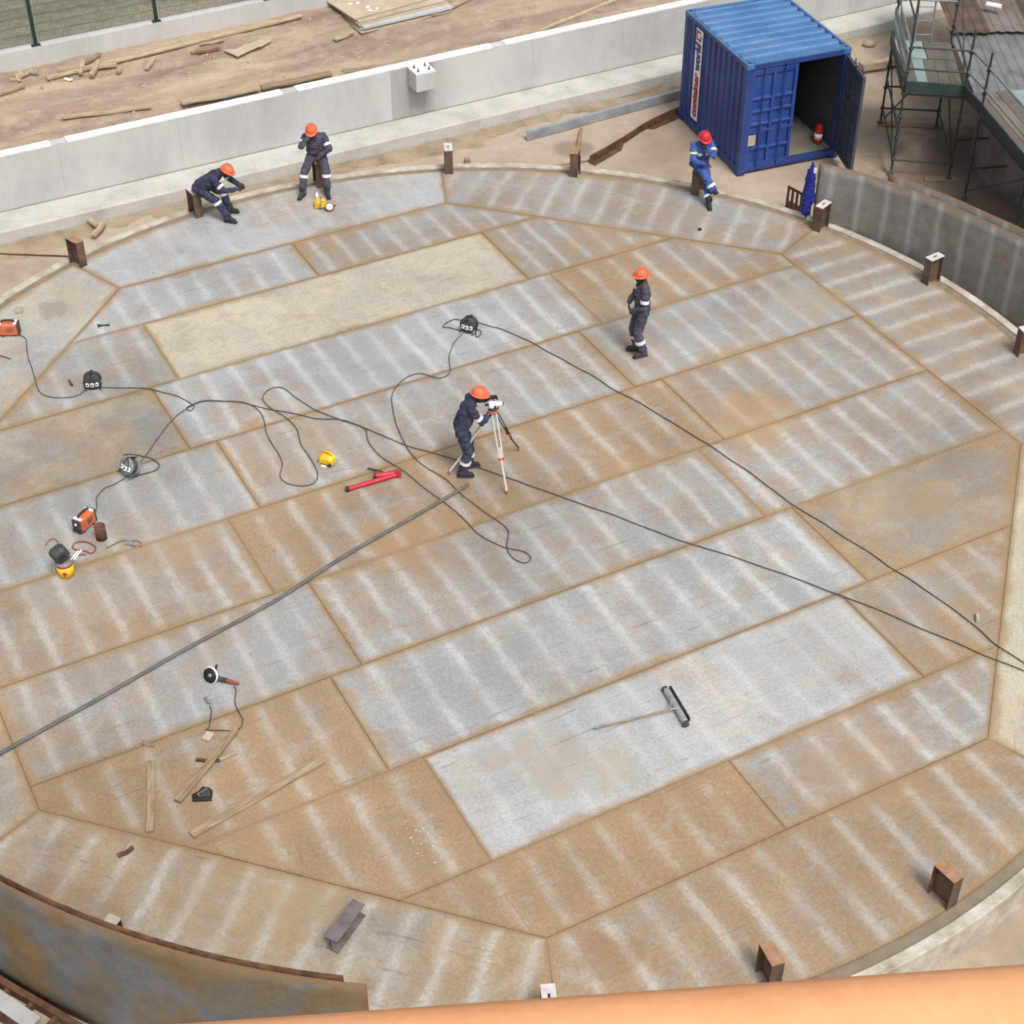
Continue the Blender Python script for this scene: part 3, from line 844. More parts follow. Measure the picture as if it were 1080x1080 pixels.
def door(wd, h):
    "door leaf along +x from the hinge, outside facing -y, ledges facing up"
    m_ = MB(); zs = []
    led = [.30, .86, 1.16, 1.45, 2.02]
    prof = [(0, 0)]
    for z in led: prof += [(0, z), (.045, z+.075), (.045, z+.10), (0, z+.12)]
    prof += [(0, h)]
    k = len(prof)
    for (xa, xb) in ((.07, wd*.5-.03), (wd*.5+.03, wd-.07)):
        vs = [(xa, -y+.045, z) for y, z in [(a[0], a[1]) for a in prof]]
        vs = [(xa, .0+a[0]*1.0 if False else -.0, 0) for a in prof]
        vs = []
        for x in (xa, xb): vs += [(x, .008 + (0.0 if a[0] == 0 else -.0) + (.045-a[0] if False else 0), a[1]) for a in prof]
        vs = [(x, (.05-a[0]), a[1]) for x in (xa, xb) for a in prof]
        fs = [(i, k+i, k+i+1, i+1) for i in range(k-1)]
        m_.add(vs, fs)
        m_.box(((xa+xb)/2, .054, h/2), (xb-xa, .006, h))
    for x in (.035, wd/2, wd-.035): m_.box((x, .03, h/2), (.07 if x != wd/2 else .06, .06, h))
    for z in (.03, h-.03): m_.box((wd/2, .031, z), (wd-.14, .058, .06))
    return m_
dw = (W_-.28)/2
dl = door(dw, H_-.36).build('door', M['blue_door'], ct, (.14, .02, .20))
dl['label'] = 'closed left door leaf with raised bands'
def rods(parent, wd, h, y=-.03):
    for x in (wd*.33-.06, wd*.72):
        b_ = MB().tube([(x, y, -.08), (x, y, h+.07)], .017, 8)
        for z in (.05, h*.35, h*.65, h-.05): b_.box((x, y+.012, z), (.07, .03, .05))
        lb = b_.build('lock_rod', M['blue_door'], parent)
        MB().bar((x, y-.02, .85), (x+.30, y-.035, .83), .02, .035).build('handle', M['blue_door'], lb)
rods(dl, dw, H_-.36)
MB().box((.13, -.006, .60), (.17, .012, .24)).build('notice_plate', M['beige'], dl)
dr = door(dw, H_-.36).build('door', mat('inside_door_paint', [(.045, .056, .085), (.075, .09, .125)], 2, .6), ct, (W_-.10, -.015, .20), (0, 0, -rad(102)))
dr['label'] = 'open right door leaf showing its dark grey inner face'
rods(dr, dw, H_-.36, .085)
# sign strip and its lettering on the left side
sg = MB().box((-.004, 2.22, 1.37), (.012, .30, 2.08)).build('sign_panel', M['white'], ct)
def text(s, size, m, parent, T, name='lettering', off=.017):
    cu = bpy.data.curves.new('txt', 'FONT'); cu.body = s; cu.size = size; cu.extrude = .003; cu.offset = off
    cu.space_character = 1.02
    to = bpy.data.objects.new('txt', cu); COL.objects.link(to)
    me = bpy.data.meshes.new_from_object(to.evaluated_get(bpy.context.evaluated_depsgraph_get()))
    bpy.data.objects.remove(to); me.transform(T); me.materials.clear(); me.materials.append(m); me.name = name
    o = bpy.data.objects.new(name, me); COL.objects.link(o); o.parent = parent
    ys = [v.co for v in me.vertices]
    return o, max(v.z for v in ys)
def tm(z0): return Matrix(((0, 0, -1, -.0125), (0, 1.22, 0, 2.125), (1, 0, 0, z0), (0, 0, 0, 1)))
o, ze = text('container', .255, M['red_print'], sg, tm(.40))
o, ze = text('world', .255, M['navy_print'], sg, tm(ze+.06))
lg = MB(); z0 = ze+.05
lg.box((-.0125, 2.32, z0+.11), (.006, .045, .22)); lg.box((-.0125, 2.24, z0+.20), (.006, .16, .045))
lg.build('emblem', M['red_print'], sg)
lg = MB(); lg.box((-.0125, 2.20, z0+.03), (.006, .16, .045)); lg.box((-.0125, 2.14, z0+.10), (.006, .045, .10))
lg.build('emblem', M['navy_print'], sg)
# fire extinguisher inside
kmat = Matrix.Translation((KX, KY, KZ)) @ Matrix.Rotation(KA, 4, 'Z')
ex = empty('fire_extinguisher', kmat @ V((2.17, .44, .20)), 0, 'red fire extinguisher standing just inside the open container door', 'extinguisher')
MB().lathe([(.0, 0), (.085, 0), (.09, .02), (.09, .36), (.07, .43), (.03, .46), (.03, .50), (0, .50)], 20).build('cylinder', M['ext_red'], ex)
MB().lathe([(.0915, .10), (.0915, .24)], 20).build('label_band', M['white'], ex)
h_ = MB().box((.0, -.04, .54), (.03, .16, .018)); h_.box((0, -.04, .505), (.03, .15, .016)); h_.tube(smooth_path([(0, .03, .49), (.05, .09, .45), (.09, .08, .28), (.10, .03, .14)]), .011, 7)
h_.build('valve', M['black'], ex)

# steel sections and pipes on the sand beside the container
def chan(name, a, b, wd, h, t, m, label, cat, group=None):
    a, b = V(a), V(b); e_ = empty(name, (a+b)/2, math.atan2(b.y-a.y, b.x-a.x), label, cat, group)
    L = (b-a).length; m_ = MB()
    m_.box((0, 0, h/2), (L, t, h-2*t)); m_.box((0, -wd/2+t/2, t/2), (L, wd, t)); m_.box((0, -wd/2+t/2, h-t/2), (L, wd, t))
    m_.build('section', m, e_); return e_
a, b = at(556, 149, GZ), at(718, 104, GZ)
e = empty('steel_channel', (a+b)/2+V((0, 0, .01)), math.atan2(b.y-a.y, b.x-a.x), 'long galvanised steel channel lying on the sand, its end behind the blue container', 'steel section')
L = (b-a).length; m_ = MB()
m_.box((0, 0, .10), (L, .012, .176)); m_.box((0, .045, .006), (L, .10, .012)); m_.box((0, .045, .194), (L, .10, .012))
m_.build('web', M['galv'], e)
pa = [at(x, y, GZ) for x, y in ((622, 173), (640, 163), (660, 151), (685, 135), (715, 121))]
pa = smooth_path(pa, 5)
o = shell('curved_angle', [p for p in pa], GZ, GZ+.20, .02, M['rust'], None, (pa[0].x, pa[0].y, GZ))
m_ = MB()
vs = []; npa = len(pa)
for i in range(npa):
    dd = pa[min(i+1, npa-1)]-pa[max(i-1, 0)]; dd.z = 0; dd.normalize(); nn = V((dd.y, -dd.x, 0))
    for off_, zz in ((.012, .002), (.15, .002), (.15, .020), (.012, .020)): q = pa[i]+nn*off_; vs.append((q.x, q.y, GZ+zz))
fs = [(0, 1, 2, 3), tuple(4*npa-4+k for k in (3, 2, 1, 0))]
for i in range(npa-1):
    for k in range(4): l = (k+1) % 4; fs.append((4*i+k, 4*i+4+k, 4*i+4+l, 4*i+l))
m_.add(vs, fs)
q = m_.build('flange', M['rust'], None); q.parent = o; q.location = (-pa[0].x, -pa[0].y, -GZ)
tag(o, 'curved rusty steel angle lying on the sand, running behind the container', 'steel section')
def rod(name, a, b, r, m, label, cat, group=None, n=8):
    a, b = V(a), V(b); c = (a+b)/2
    d = b-a; L = d.length
    o = MB().tube([(-L/2, 0, 0), (0, 0, 0), (L/2, 0, 0)], r, n).build(name, m)
    o.matrix_world = Matrix.Translation(c) @ d.to_track_quat('X', 'Z').to_matrix().to_4x4()
    return tag(o, label, cat, group)
rod('steel_pipe', at(569, 178, GZ)+V((0, 0, .03)), at(626, 170, GZ)+V((0, 0, .03)), .025, M['wood_dark'], 'thin brown pipe lying on the sand across the back of the kerb', 'pipe')
rod('timber_pole', at(606, 172, GZ)+V((0, 0, .05)), at(613, 138, GZ)+V((0, 0, .04)), .04, M['wood_dark'], 'brown timber pole on the sand pointing from the orange capped post to the channel', 'pole')
rod('steel_rod', at(611.5, 186, .0)+V((0, .1, -.1)), at(611.5, 186, .0)+V((0, .1, .42)), .014, M['black'], 'thin dark upright rod beside the orange capped post', 'rod')
rod('steel_rod', at(-6, 268, GZ)+V((0, 0, .015)), at(75, 271, GZ)+V((0, 0, .015)), .018, M['rust'], 'long thin rod lying on the sand outside the left kerb', 'rod')
# slotted rail leaning at the kerb
a, b = at(826, 218, GZ), at(856, 234, GZ)
e = empty('slotted_rail', (a+b)/2, math.atan2(b.y-a.y, b.x-a.x), 'rusty slotted steel rail standing on edge behind the kerb near the blue jacket', 'rail')
m_ = MB(); L = .68
m_.box((0, 0, .50), (L, .03, .06)); m_.box((0, 0, .10), (L, .03, .20))
for k in range(6): m_.box((-L/2+.03+k*(L-.06)/5, 0, .335), (.055, .028, .27))
m_.build('rail', M['rust'], e)

# ------------------------------------------------------------------ scaffold
sc = empty('scaffold', (8.85, 33.2, GZ), 0, 'dark green tube scaffold with a planked landing and walkway beside the container', 'scaffold')
so = V((8.85, 33.2, GZ))
BL, BR, FL, FR, XX = [V((x, y, 0)) for x, y in ((8.35, 34.57), (9.59, 34.43), (8.17, 32.18), (9.37, 31.99), (9.54, 31.15))]
X2, X3 = V((9.93, 28.75, 0)), V((10.35, 26.2, 0))
Y2, Y3, YX = V((11.15, 28.95, 0)), V((11.6, 26.4, 0)), V((10.75, 31.3, 0))
PZ = 1.42
def L3(p, z): return V((p.x, p.y, z)) - so
def couplers(b_, p, zs):
    for z in zs: b_.lathe([(.045, -.03), (.055, -.01), (.055, .01), (.045, .03)], 8, Matrix.Translation(L3(p, z)))
for p, top in ((BL, 4.4), (BR, 4.4), (FL, 4.2), (FR, 2.78), (XX, 2.68), (X2, 2.7), (X3, 2.7), (Y2, 1.5), (Y3, 1.5)):
    b_ = MB().tube([L3(p, GZ+.04), L3(p, top)], .027, 8)
    couplers(b_, p, [z for z in (-.2, .3, .8, 1.3, 1.8, 2.3) if z < top])
    b_.lathe([(.07, 0), (.07, .012), (.03, .02), (.03, .12)], 8, Matrix.Translation(L3(p, GZ+.035)))
    b_.build('standard', M['scaf'], sc)
def tubes(name, segs, m, r=.024):
    for a, b in segs:
        MB().tube([a, (a+b)/2, b], r, 8).build(name, m, sc)
tubes('ledger', [(L3(FL, -.22), L3(FR, -.22)), (L3(BL, -.2), L3(BR, -.2)), (L3(BL, .33), L3(BR, .33)), (L3(FL, 1.3), L3(FR, 1.3)), (L3(BL, 1.3), L3(BR, 1.3)),
                 (L3(FL, 1.27), L3(BL, 1.27)), (L3(FR, 1.27), L3(BR, 1.27)), (L3(FR, .33), L3(FR+V((1.4, .2, 0)), .33)), (L3(XX, .1), L3(XX+V((1.5, .25, 0)), .12)), (L3(XX, 1.27), L3(X3, 1.27)), (L3(X2, 1.24), L3(Y2, 1.24))], M['scaf'])
tubes('ledger', [(L3(FL, -.2), L3(BL, -.2)), (L3(FL, .5), L3(BL, .5)), (L3(FR, -.2), L3(BR, -.2)), (L3(BL, .8), L3(BR, .8)), (L3(FL, 2.9), L3(BL, 2.9)), (L3(BL, 2.9), L3(BR, 2.9)), (L3(BL+V((-.25, 0, 0)), 3.3), L3(BR+V((.3, 0, 0)), 3.3)), (L3(FL, 3.4), L3(BL, 3.4)), (L3(BR, 1.86), L3(FR, 1.86)), (L3(X2, .1), L3(Y2, .1))], M['scaf'])
tubes('brace', [(L3(FL, -.4), L3(BL, 1.2)), (L3(XX, -.4), L3(X2, 1.2)), (L3(BL+V((.1, .1, 0)), -.5), L3(BR+V((.1, .1, 0)), 1.3)),(L3(FR, -.3)+V((.02, 0, 0)), L3(BR, 1.0)), (L3(BL, 2.5), L3(FL, 1.5)), (L3(BR, 2.9), L3(FR, 1.44))], M['scaf'], .018)
tubes('guard_rail', [(L3(FL, 2.33), L3(FR, 2.33)), (L3(FL, 1.86), L3(FR, 1.86))], M['scaf'])
tubes('guard_rail', [(L3(FL, 2.35), L3(BL, 2.35)), (L3(FL, 1.88), L3(BL, 1.88)), (L3(BL, 2.35), L3(BR, 2.35)), (L3(FR, 2.35), L3(XX, 2.35)), (L3(FR, 1.88), L3(XX, 1.88)), (L3(XX, 2.35), L3(X3, 2.35)), (L3(XX, 1.88), L3(X3, 1.88))], M['scaf_pale'])
def toe(a, b, z=PZ+.07): return MB().bar(L3(a, z), L3(b, z), .035, .24).build('toe_board', M['toe'], sc)
off = V((0, -.05, 0))
toe(FL+off, FR+off); toe(FL+V((-.05, 0, 0)), BL+V((-.05, 0, 0))); toe(FR+V((-.045, -.06, 0)), XX+V((-.045, 0, 0))); toe(XX+V((-.045, -.03, 0)), X3+V((-.045, 0, 0)))
def deck(c0, c1, d0, d1, n, mats):
    for i in range(n):
        t0, t1 = (i+.02)/n, (i+.98)/n
        a, b = c0.lerp(c1, t0), c0.lerp(c1, t1); c, d = d0.lerp(d1, t0), d0.lerp(d1, t1)
        z0, z1 = PZ-.05-so.z, PZ-so.z
        m_ = MB(); vs = [(q.x-so.x, q.y-so.y, z) for z in (z0, z1) for q in (a, b, d, c)]
        m_.add(vs, [(3, 2, 1, 0), (4, 5, 6, 7), (0, 1, 5, 4), (1, 2, 6, 5), (2, 3, 7, 6), (3, 0, 4, 7)])
        m_.build('deck_board', mats[i % len(mats)], sc)
q = .28
deck(FL+V((.06, .03, 0)), FR, FL.lerp(BL, .62)+V((.06, 0, 0)), FR.lerp(BR, .62), 5, [M['deck_a'], M['deck_b'], M['deck_a'], M['deck_a'], M['deck_a']])
deck(FL.lerp(BL, .64)+V((.06, 0, 0)), FR.lerp(BR, .64), BL, BR, 2, [M['deck_b'], M['deck_a']])
deck(FR+V((.03, -.02, 0)), FR+V((1.3, .15, 0)), X2, Y2, 4, [M['deck_a'], M['roof_a'], M['deck_a'], M['deck_b']])
deck(X2+V((0, -.01, 0)), Y2+V((0, -.01, 0)), X3, Y3, 4, [M['deck_a'], M['deck_a'], M['roof_a'], M['deck_b']])
for (p, q) in ((BL, BR), (FR+V((-.45, 0, 0)), FR+V((.12, 0, 0)))):
    MB().bar(L3(p+V((-.06, 0, 0)), GZ+.018), L3(q+V((.1, 0, 0)), GZ+.018), .22, .036).build('sole_board', M['wood_dark'], sc)
for z in (PZ+.42, PZ+.68): MB().bar(L3(FL+V((-.04, 0, 0)), z), L3(BL+V((-.04, 0, 0)), z), .03, .16).build('guard_board', M['scaf_pale'], sc)
# ladder up to the higher lift
m_ = MB(); a_, b_ = L3(BL.lerp(BR, .35)+V((0, -.1, 0)), 1.45), L3(BL.lerp(BR, .35)+V((0, .35, 0)), 4.4)
for dx in (0, .36): m_.tube([a_+V((dx, 0, 0)), b_+V((dx, 0, 0))], .02, 8)
for k in range(10): m_.tube([a_.lerp(b_, (k+.5)/10), a_.lerp(b_, (k+.5)/10)+V((.36, 0, 0))], .013, 6)
m_.build('ladder', M['scaf_pale'], sc)

# roof of overlapping corrugated sheets beside the scaffold, on a round concrete tank
rf = empty('corrugated_roof', (12, 32, 1.4), 0, 'patched roof of rusty and grey corrugated sheets beside the scaffold walkway', 'roof')
cm = [M['roof_a'], M['roof_a'], M['roof_b'], M['roof_a'], M['roof_c'], M['roof_b'], M['roof_a']]
for tier, (y0, y1, z0, z1, xs) in enumerate(((27.8, 31.6, 1.02, 1.22, 10.05), (31.3, 34.9, 1.30, 1.50, 9.62), (34.6, 38.8, 1.58, 1.78, 9.62))):
    for i in range(6):
        n = 4; prof = corr(.86, .018, n, .36)
        sh = corr_sheet(prof, 1.0, .004)
        dy, dz = y1-y0, z1-z0
        x0 = xs + i*.84
        Rm = Matrix(((1, 0, 0, x0-12), (0, 0, dy, y0-32+.06*((i*7+tier*3) % 3)), (0, -1, dz, z0-1.4+.006*(i % 2)), (0, 0, 0, 1)))
        MB().add([(-p.x+.86, p.y, p.z) for p in sh.v], [f for f in sh.f], Rm).build('roof_sheet', cm[(i*3+tier*2+i//2) % 7], rf)
tn = empty('concrete_tank', (13.2, 32.6, GZ), 0, 'round grey concrete tank under the corrugated roof sheets', 'tank')
MB().lathe([(0, 0), (3.15, 0), (3.15, 1.5), (0, 1.5)], 72, smooth=False).build('drum', mat('stained_concrete', [(.13, .115, .10), (.22, .205, .19), (.28, .27, .255)], 1.1, .9, bump=.2, world=True), tn)
rod('white_offcut', (10.55, 35.6, 1.80), (10.85, 35.45, 1.80), .06, M['white'], 'short white tube lying on the corrugated roof sheets', 'tube')

# ------------------------------------------------------------------ timber and boards on the dirt fill
def dz(p): s, d = sd_of(p); return dirt_z(s, d)
def on_dirt(x, y):
    p = at(x, y, 1.0)
    for _ in range(4): p = at(x, y, dz(p))
    return p
def plank(a, b, wd, th, m, label, cat='plank', group=None, name='plank', lift=.035, px=True):
    a = on_dirt(*a) if px else a; b = on_dirt(*b) if px else b
    d = b-a; L = d.length
    M4 = Matrix.Translation((a+b)/2 + V((0, 0, th/2+.012+lift))) @ d.to_track_quat('X', 'Z').to_matrix().to_4x4()
    n = 6; m_ = MB(); r_ = random.Random(int(a.x*1000))
    # slightly warped board with uneven ends
    rows = []
    for i in range(n+1):
        x = -L/2 + L*i/n; w0 = wd/2*(1+.05*r_.uniform(-1, 1)); z = .012*sin(i*1.3+r_.random())
        rows.append([(x, -w0, -th/2+z), (x, w0, -th/2+z), (x, w0, th/2+z), (x, -w0, th/2+z)])
    vs = sum(rows, []); fs = [(3, 2, 1, 0)[::1]]
    for i in range(n):
        for k in range(4): l = (k+1) % 4; fs.append((4*i+k, 4*i+l, 4*i+4+l, 4*i+4+k))
    fs.append((4*n, 4*n+1, 4*n+2, 4*n+3))
    m_.add(vs, fs)
    o = m_.build(name, m); o.matrix_world = M4
    return tag(o, label, cat, group)
def pole(a, b, r, m, label, group=None, lift=0):
    a, b = on_dirt(*a), on_dirt(*b); u = V((0, 0, r*.8+lift))
    return rod('timber_pole', a+u, b+u, r, m, label, 'pole', group)
G = 'loose timber on the dirt'
pole((50, 86), (318, 20), .055, M['wood'], 'longest pale timber pole lying on the dirt along the plinth wall', G, .03)
pole((560, 38), (648, 2), .05, M['wood'], 'pale timber pole on the dirt behind the wall, between plywood stack and container', G)
plank((192, 114), (274, 98), .24, .035, M['wood'], 'wide pale plank just behind the wall top, end to end with a brown one', group=G, lift=.10)
plank((276, 98), (350, 83), .20, .035, M['wood_dark'], 'brown plank lying just behind the wall top, end to end with the pale one', group=G, lift=.10)
plank((66, 127), (160, 115), .14, .03, M['wood'], 'half buried plank on the dirt near the left end of the wall', group=G)
plank((362, 79), (397, 75), .22, .04, M['wood_dark'], 'short wide board standing proud behind the wall, left of the corbel', group=G)
plank((340, 85), (362, 80), .18, .03, M['wood'], 'very short board by the wall between the brown plank and the corbel', group=G)
plank((62, 79), (124, 74), .09, .06, M['wood'], 'squared timber lying level across the crossed offcuts', group=G, lift=.08)
plank((86, 84), (89, 71), .09, .06, M['wood'], 'short squared offcut, left of the two that cross the long pole', group=G, lift=.10)
plank((98, 86), (105, 71), .10, .06, M['wood'], 'short squared offcut, right of the two that cross the long pole', group=G, lift=.10)
plank((90, 70), (106, 60), .10, .05, M['wood_dark'], 'dark squared offcut pointing up behind the crossed timbers', group=G)
plank((125, 80), (128, 76), .08, .07, M['wood'], 'tiny pale block at the right end of the crossed timbers', group=G)
plank((155, 76), (163, 64), .10, .05, M['wood'], 'single short timber lying apart, below the longest pole', group=G)
plank((208, 59), (232, 54), .07, .04, M['rust_edge'], 'orange brown batten on the dirt left of the broken board', group=G)
plank((202, 59), (210, 56), .07, .04, M['wood_dark'], 'short dark batten touching the orange brown one', group=G)
plank((211, 50), (237, 45), .06, .03, M['wood'], 'thin pale batten between the longest pole and the orange brown one', group=G)
plank((353, 45), (372, 37), .12, .04, M['wood'], 'short plank on the dirt at the left foot of the plywood stack', group=G)
plank((455, 18), (500, -2), .16, .03, M['wood'], 'pale plank sticking out from the right end of the plywood stack', group=G)
plank((0, 103), (27, 94), .05, .03, M['wood_dark'], 'thin dark stick on the dirt at the far left', group=G)
plank((68, 86), (77, 87), .05, .03, M['white'], 'white splinter of wood below the crossed timbers', group=G)
for k, (a, b, lab) in enumerate((((11, 86), (22, 83), 'pale wood scrap, leftmost of the small scrap heap'), ((18, 80), (21, 88), 'pale wood scrap standing across the small scrap heap'),
                              ((22, 78), (23, 85), 'upright pale wood scrap in the small scrap heap'), ((24, 84), (33, 79), 'long pale wood scrap in the middle of the small scrap heap'),
                              ((30, 79), (41, 81), 'pale wood scrap, rightmost of the small scrap heap'))):
    plank(a, b, .08, .03, M['wood'], lab, 'wood scrap', 'small wood scraps near the plinth wall', 'wood_scrap', lift=.02*k)
# broken board: an L shaped sheet
pts = [on_dirt(x, y) for x, y in ((235, 55), (251, 64), (273, 54), (276, 54), (287, 46), (274, 44), (262, 50), (259, 49), (249, 55))]
zc = max(p.z for p in pts)+.03; c = pts[0]
o = MB().prism([(p.x-c.x, p.y-c.y) for p in pts][::-1], 0, .02).build('broken_board', M['ply'], None, (c.x, c.y, zc))
tag(o, 'broken V shaped piece of pale board lying on the dirt below the longest pole', 'board')
# plywood stack
c0, c1, c3 = on_dirt(381, 38), on_dirt(477, 14), on_dirt(350, 6)
ex_, ey_ = (c1-c0), (c3-c0); ex_.z = ey_.z = 0
lx, ly = ex_.length, 2.0; angx = math.atan2(ex_.y, ex_.x)
labs = ['lowest board of the plywood stack, flat on the dirt', 'second board from the bottom of the plywood stack', 'grey edged board in the middle of the plywood stack', 'fourth board from the bottom of the plywood stack', 'skewed second board from the top of the plywood stack', 'paint spattered top board of the plywood stack']
zz = max(dz(c0), dz(c1))+.03
for i in range(6):
    m_ = MB().box((lx/2, ly/2, .02), (lx*(1, .98, .97, .98, .94, .93)[i], ly, (.03, .03, .05, .03, .03, .03)[i]))
    if i == 5:
        o = m_.build('plywood_board', M['ply'])
        r_ = random.Random(3); sp = MB()
        for k in range(9):
            x, y = r_.uniform(.2, lx*.8), r_.uniform(.1, 1.2)
            for j in range(3): sp.lathe([(.0, .0), (.06, 0), (.05, .003)], 7, Matrix.Translation((x+j*.09*r_.uniform(-1, 1), y+.04*j, .0365)) @ Matrix.Diagonal((r_.uniform(.5, 1.6), .6, 1, 1)))
        sp.build('paint_spatter', M['white'], o)
    else: o = m_.build('plywood_board', M['ply'] if i != 2 else M['concrete'])
    o.location = (c0.x + (0, -.02, .03, -.06, -.10, -.22)[i], c0.y + (0, .05, .03, .10, .12, .18)[i], zz+.045*i)
    o.rotation_euler = (0, 0, angx + (0, .01, -.015, .02, .03, .075)[i])
    tag(o, labs[i], 'plywood board', 'plywood boards stacked behind the wall')
# loose wood on the sand outside the left kerb
for a, b, lab in (((90, 232), (103, 241), 'short pale timber on the sand outside the kerb, left of a pair'), ((99, 252), (110, 238), 'short pale timber on the sand outside the kerb, right of a pair')):
    p, q = at(*a, GZ+.05), at(*b, GZ+.05); plank(p, q, .12, .05, M['wood'], lab, px=False, group='timbers outside the kerb')
p, q = at(907, 76, GZ+.06), at(948, 68, GZ+.06); plank(p, q, .22, .16, M['wood'], 'thick squared timber on the sand between container and scaffold', 'timber', px=False, name='timber')
p = at(917, 45, GZ+.1)
o = MB().ell((0, 0, .07), .16, .11, .09).build('stone', M['gravel'], None, (p.x, p.y, GZ)); tag(o, 'pale stone on the bank behind the scaffold and container', 'stone')
p = at(493, 172, GZ); o = MB().box((0, 0, .06), (.12, .10, .12), bev=.012).build('wood_block', M['wood_dark'], None, (p.x, p.y, GZ), (0, 0, .3)); tag(o, 'small dark block on the sand just outside the kerb, right of a pale capped post', 'block')
# stones scattered on the dirt and on the sand
def stones(name, n, fn, lo, hi, seed):
    r_ = random.Random(seed); m_ = MB()
    oc = [(1, 0, 0), (0, 1, 0), (-1, 0, 0), (0, -1, 0), (0, 0, 1), (0, 0, -1)]; of = [(0, 1, 4), (1, 2, 4), (2, 3, 4), (3, 0, 4), (1, 0, 5), (2, 1, 5), (3, 2, 5), (0, 3, 5)]
    for _ in range(n):
        p = fn(r_); k = lo + (hi-lo)*r_.random()**4
        m_.add([(v[0]*k*r_.uniform(.6, 1.3), v[1]*k*r_.uniform(.6, 1.3), v[2]*k*r_.uniform(.4, .8)) for v in oc], of, Matrix.Translation(p) @ Matrix.Rotation(r_.random()*6, 4, 'Z'))
    return tag(m_.build(name, M['gravel']), kind='stuff')
def fdirt(r_):
    s, d = r_.uniform(-4, 18), .35+2.9*r_.random(); return wp(s, d, dirt_z(s, d)+.006)
stones('gravel', 1500, fdirt, .008, .06, 4)
def fsand(r_):
    while True:
        x, y = r_.uniform(-12, 14), r_.uniform(24, 40)
        if math.hypot(x-CX, y-CY) > 10.8 and sd_of(V((x, y, 0)))[1] < -.8: return V((x, y, yard_z(x, y)+.003))
stones('sand_pebbles', 500, fsand, .006, .03, 8)

# ------------------------------------------------------------------ cables and hose on the floor
def cable(pts, r, m, label, cat='cable', name='cable', z=.016, k=5, group='cables on the tank floor', ends=None):
    P = [at(x, y, z) for x, y in pts]
    if ends:
        for i, zz in ends.items():
            q = at(*pts[i], zz); P[i] = q
    P = smooth_path(P, k)
    if name == 'cable':                                  # small kinks and sags
        P = [q + V((mnoise.noise(V((q.x*2.1, q.y*2.1, r*900))), mnoise.noise(V((q.y*2.1, q.x*2.1, r*700+4))), 0))*.028*min(1, i/6, (len(P)-1-i)/6) for i, q in enumerate(P)]
    c = P[0].copy(); c.z = 0
    o = MB().tube([p-c + V((0, 0, r)) for p in P], r, 6).build(name, m, None, c)
    return tag(o, label, cat, group)
cable([(22, 354), (28, 358), (29, 368), (29.5, 378), (33, 388), (37, 400), (39, 408), (42, 414), (49, 418), (61, 420), (75.5, 419.5), (84, 417), (90, 411)], .008, M['cable'], 'dark cable curving from the leftmost orange welder to the nearest cable reel')
cable([(104, 409), (120, 409), (135, 409), (153, 410), (173, 414), (187, 418), (200, 425), (205, 430), (201, 434), (197, 431), (203, 427), (217, 423), (247, 424), (267, 428), (283, 432), (300, 435), (333, 441.6), (361, 443), (382, 450), (410, 462), (438.5, 473), (481, 485), (509, 495), (537, 504.5), (579, 520), (621.5, 534.5), (674, 554), (720, 571), (787, 592), (887, 628), (970, 662), (1053, 697), (1092, 713)], .009, M['cable'], 'longest dark cable, running from the left reel past the surveyor to the lower right')
cable([(142, 492), (150, 485), (167, 463), (182, 443), (197, 431), (213, 424), (233, 423), (253, 424), (267, 429), (277, 440), (283, 460), (293, 477), (298, 490), (295, 502), (303, 510), (320, 513), (333, 508), (335, 497), (327, 483), (318, 470), (313, 453), (300, 440), (283, 428), (277, 420), (283, 411), (297, 409), (313, 420), (333, 433), (360, 443), (384, 452), (389, 468), (407, 485), (431.5, 501), (449, 517), (470, 531), (488, 547), (505, 564), (530, 577), (551, 582), (559, 589), (553, 594), (540.5, 589), (534.5, 578), (537, 561), (526.5, 550), (509, 538), (488, 522), (470, 506), (449, 492), (435, 480), (423, 460), (414.6, 436), (414, 415), (424.5, 401), (442, 394), (463, 399), (474, 392), (474, 376), (479, 362), (488, 352)], .008, M['cable'], 'dark cable that makes the wide loops between the tilted reel and the far reel', z=.024)
cable([(488, 339), (480, 337), (474, 339), (468.5, 342), (467, 345.5), (472, 346), (477, 347), (485, 349)], .010, M['cable'], 'short loop of dark cable at the left of the far reel')
cable([(503, 340), (517, 344), (530, 348), (558, 360), (586, 376), (621.5, 394), (646, 410), (674, 425), (720, 452), (753, 473), (793, 500), (833, 530), (880, 560), (937, 597), (987, 630), (1030, 662), (1053, 682), (1090, 706)], .009, M['cable'], 'dark cable running straight from the far reel to the right edge')
cable([(500, 346), (507, 350), (506, 354), (502, 356), (502, 349)], .010, M['cable'], 'little dangling tail of cable under the far reel')
cable([(136, 502), (129, 506), (120, 511), (110, 515), (102, 525), (102, 532), (101, 540)], .008, M['cable'], 'dark cable from the tilted reel to the nearer orange welder')
cable([(130, 480), (139, 479.5), (152, 482), (160, 484), (167.5, 489), (168, 492.5), (163, 497), (150, 501), (140, 503)], .010, M['cable'], 'loop of dark cable around the right side of the tilted reel')
cable([(-8, 801), (100, 741), (200, 684), (287, 637), (360, 590), (430, 550), (480, 521), (494, 512)], .030, M['hose'], 'thick grey hose lying straight from the lower left to the surveyor', 'hose', 'hose', z=.01)
cable([(77, 577), (79, 573), (90, 572), (99, 576), (100, 580), (95.5, 584.5), (89, 582), (78, 580), (76, 577)], .010, M['lead_red'], 'looped reddish welding lead beside the yellow pail')
cable([(112, 578), (118, 575.5), (124.5, 571.7), (132, 570.5), (136, 573)], .008, M['lead_brown'], 'thin brown lead ending in a blue grey earth clamp')
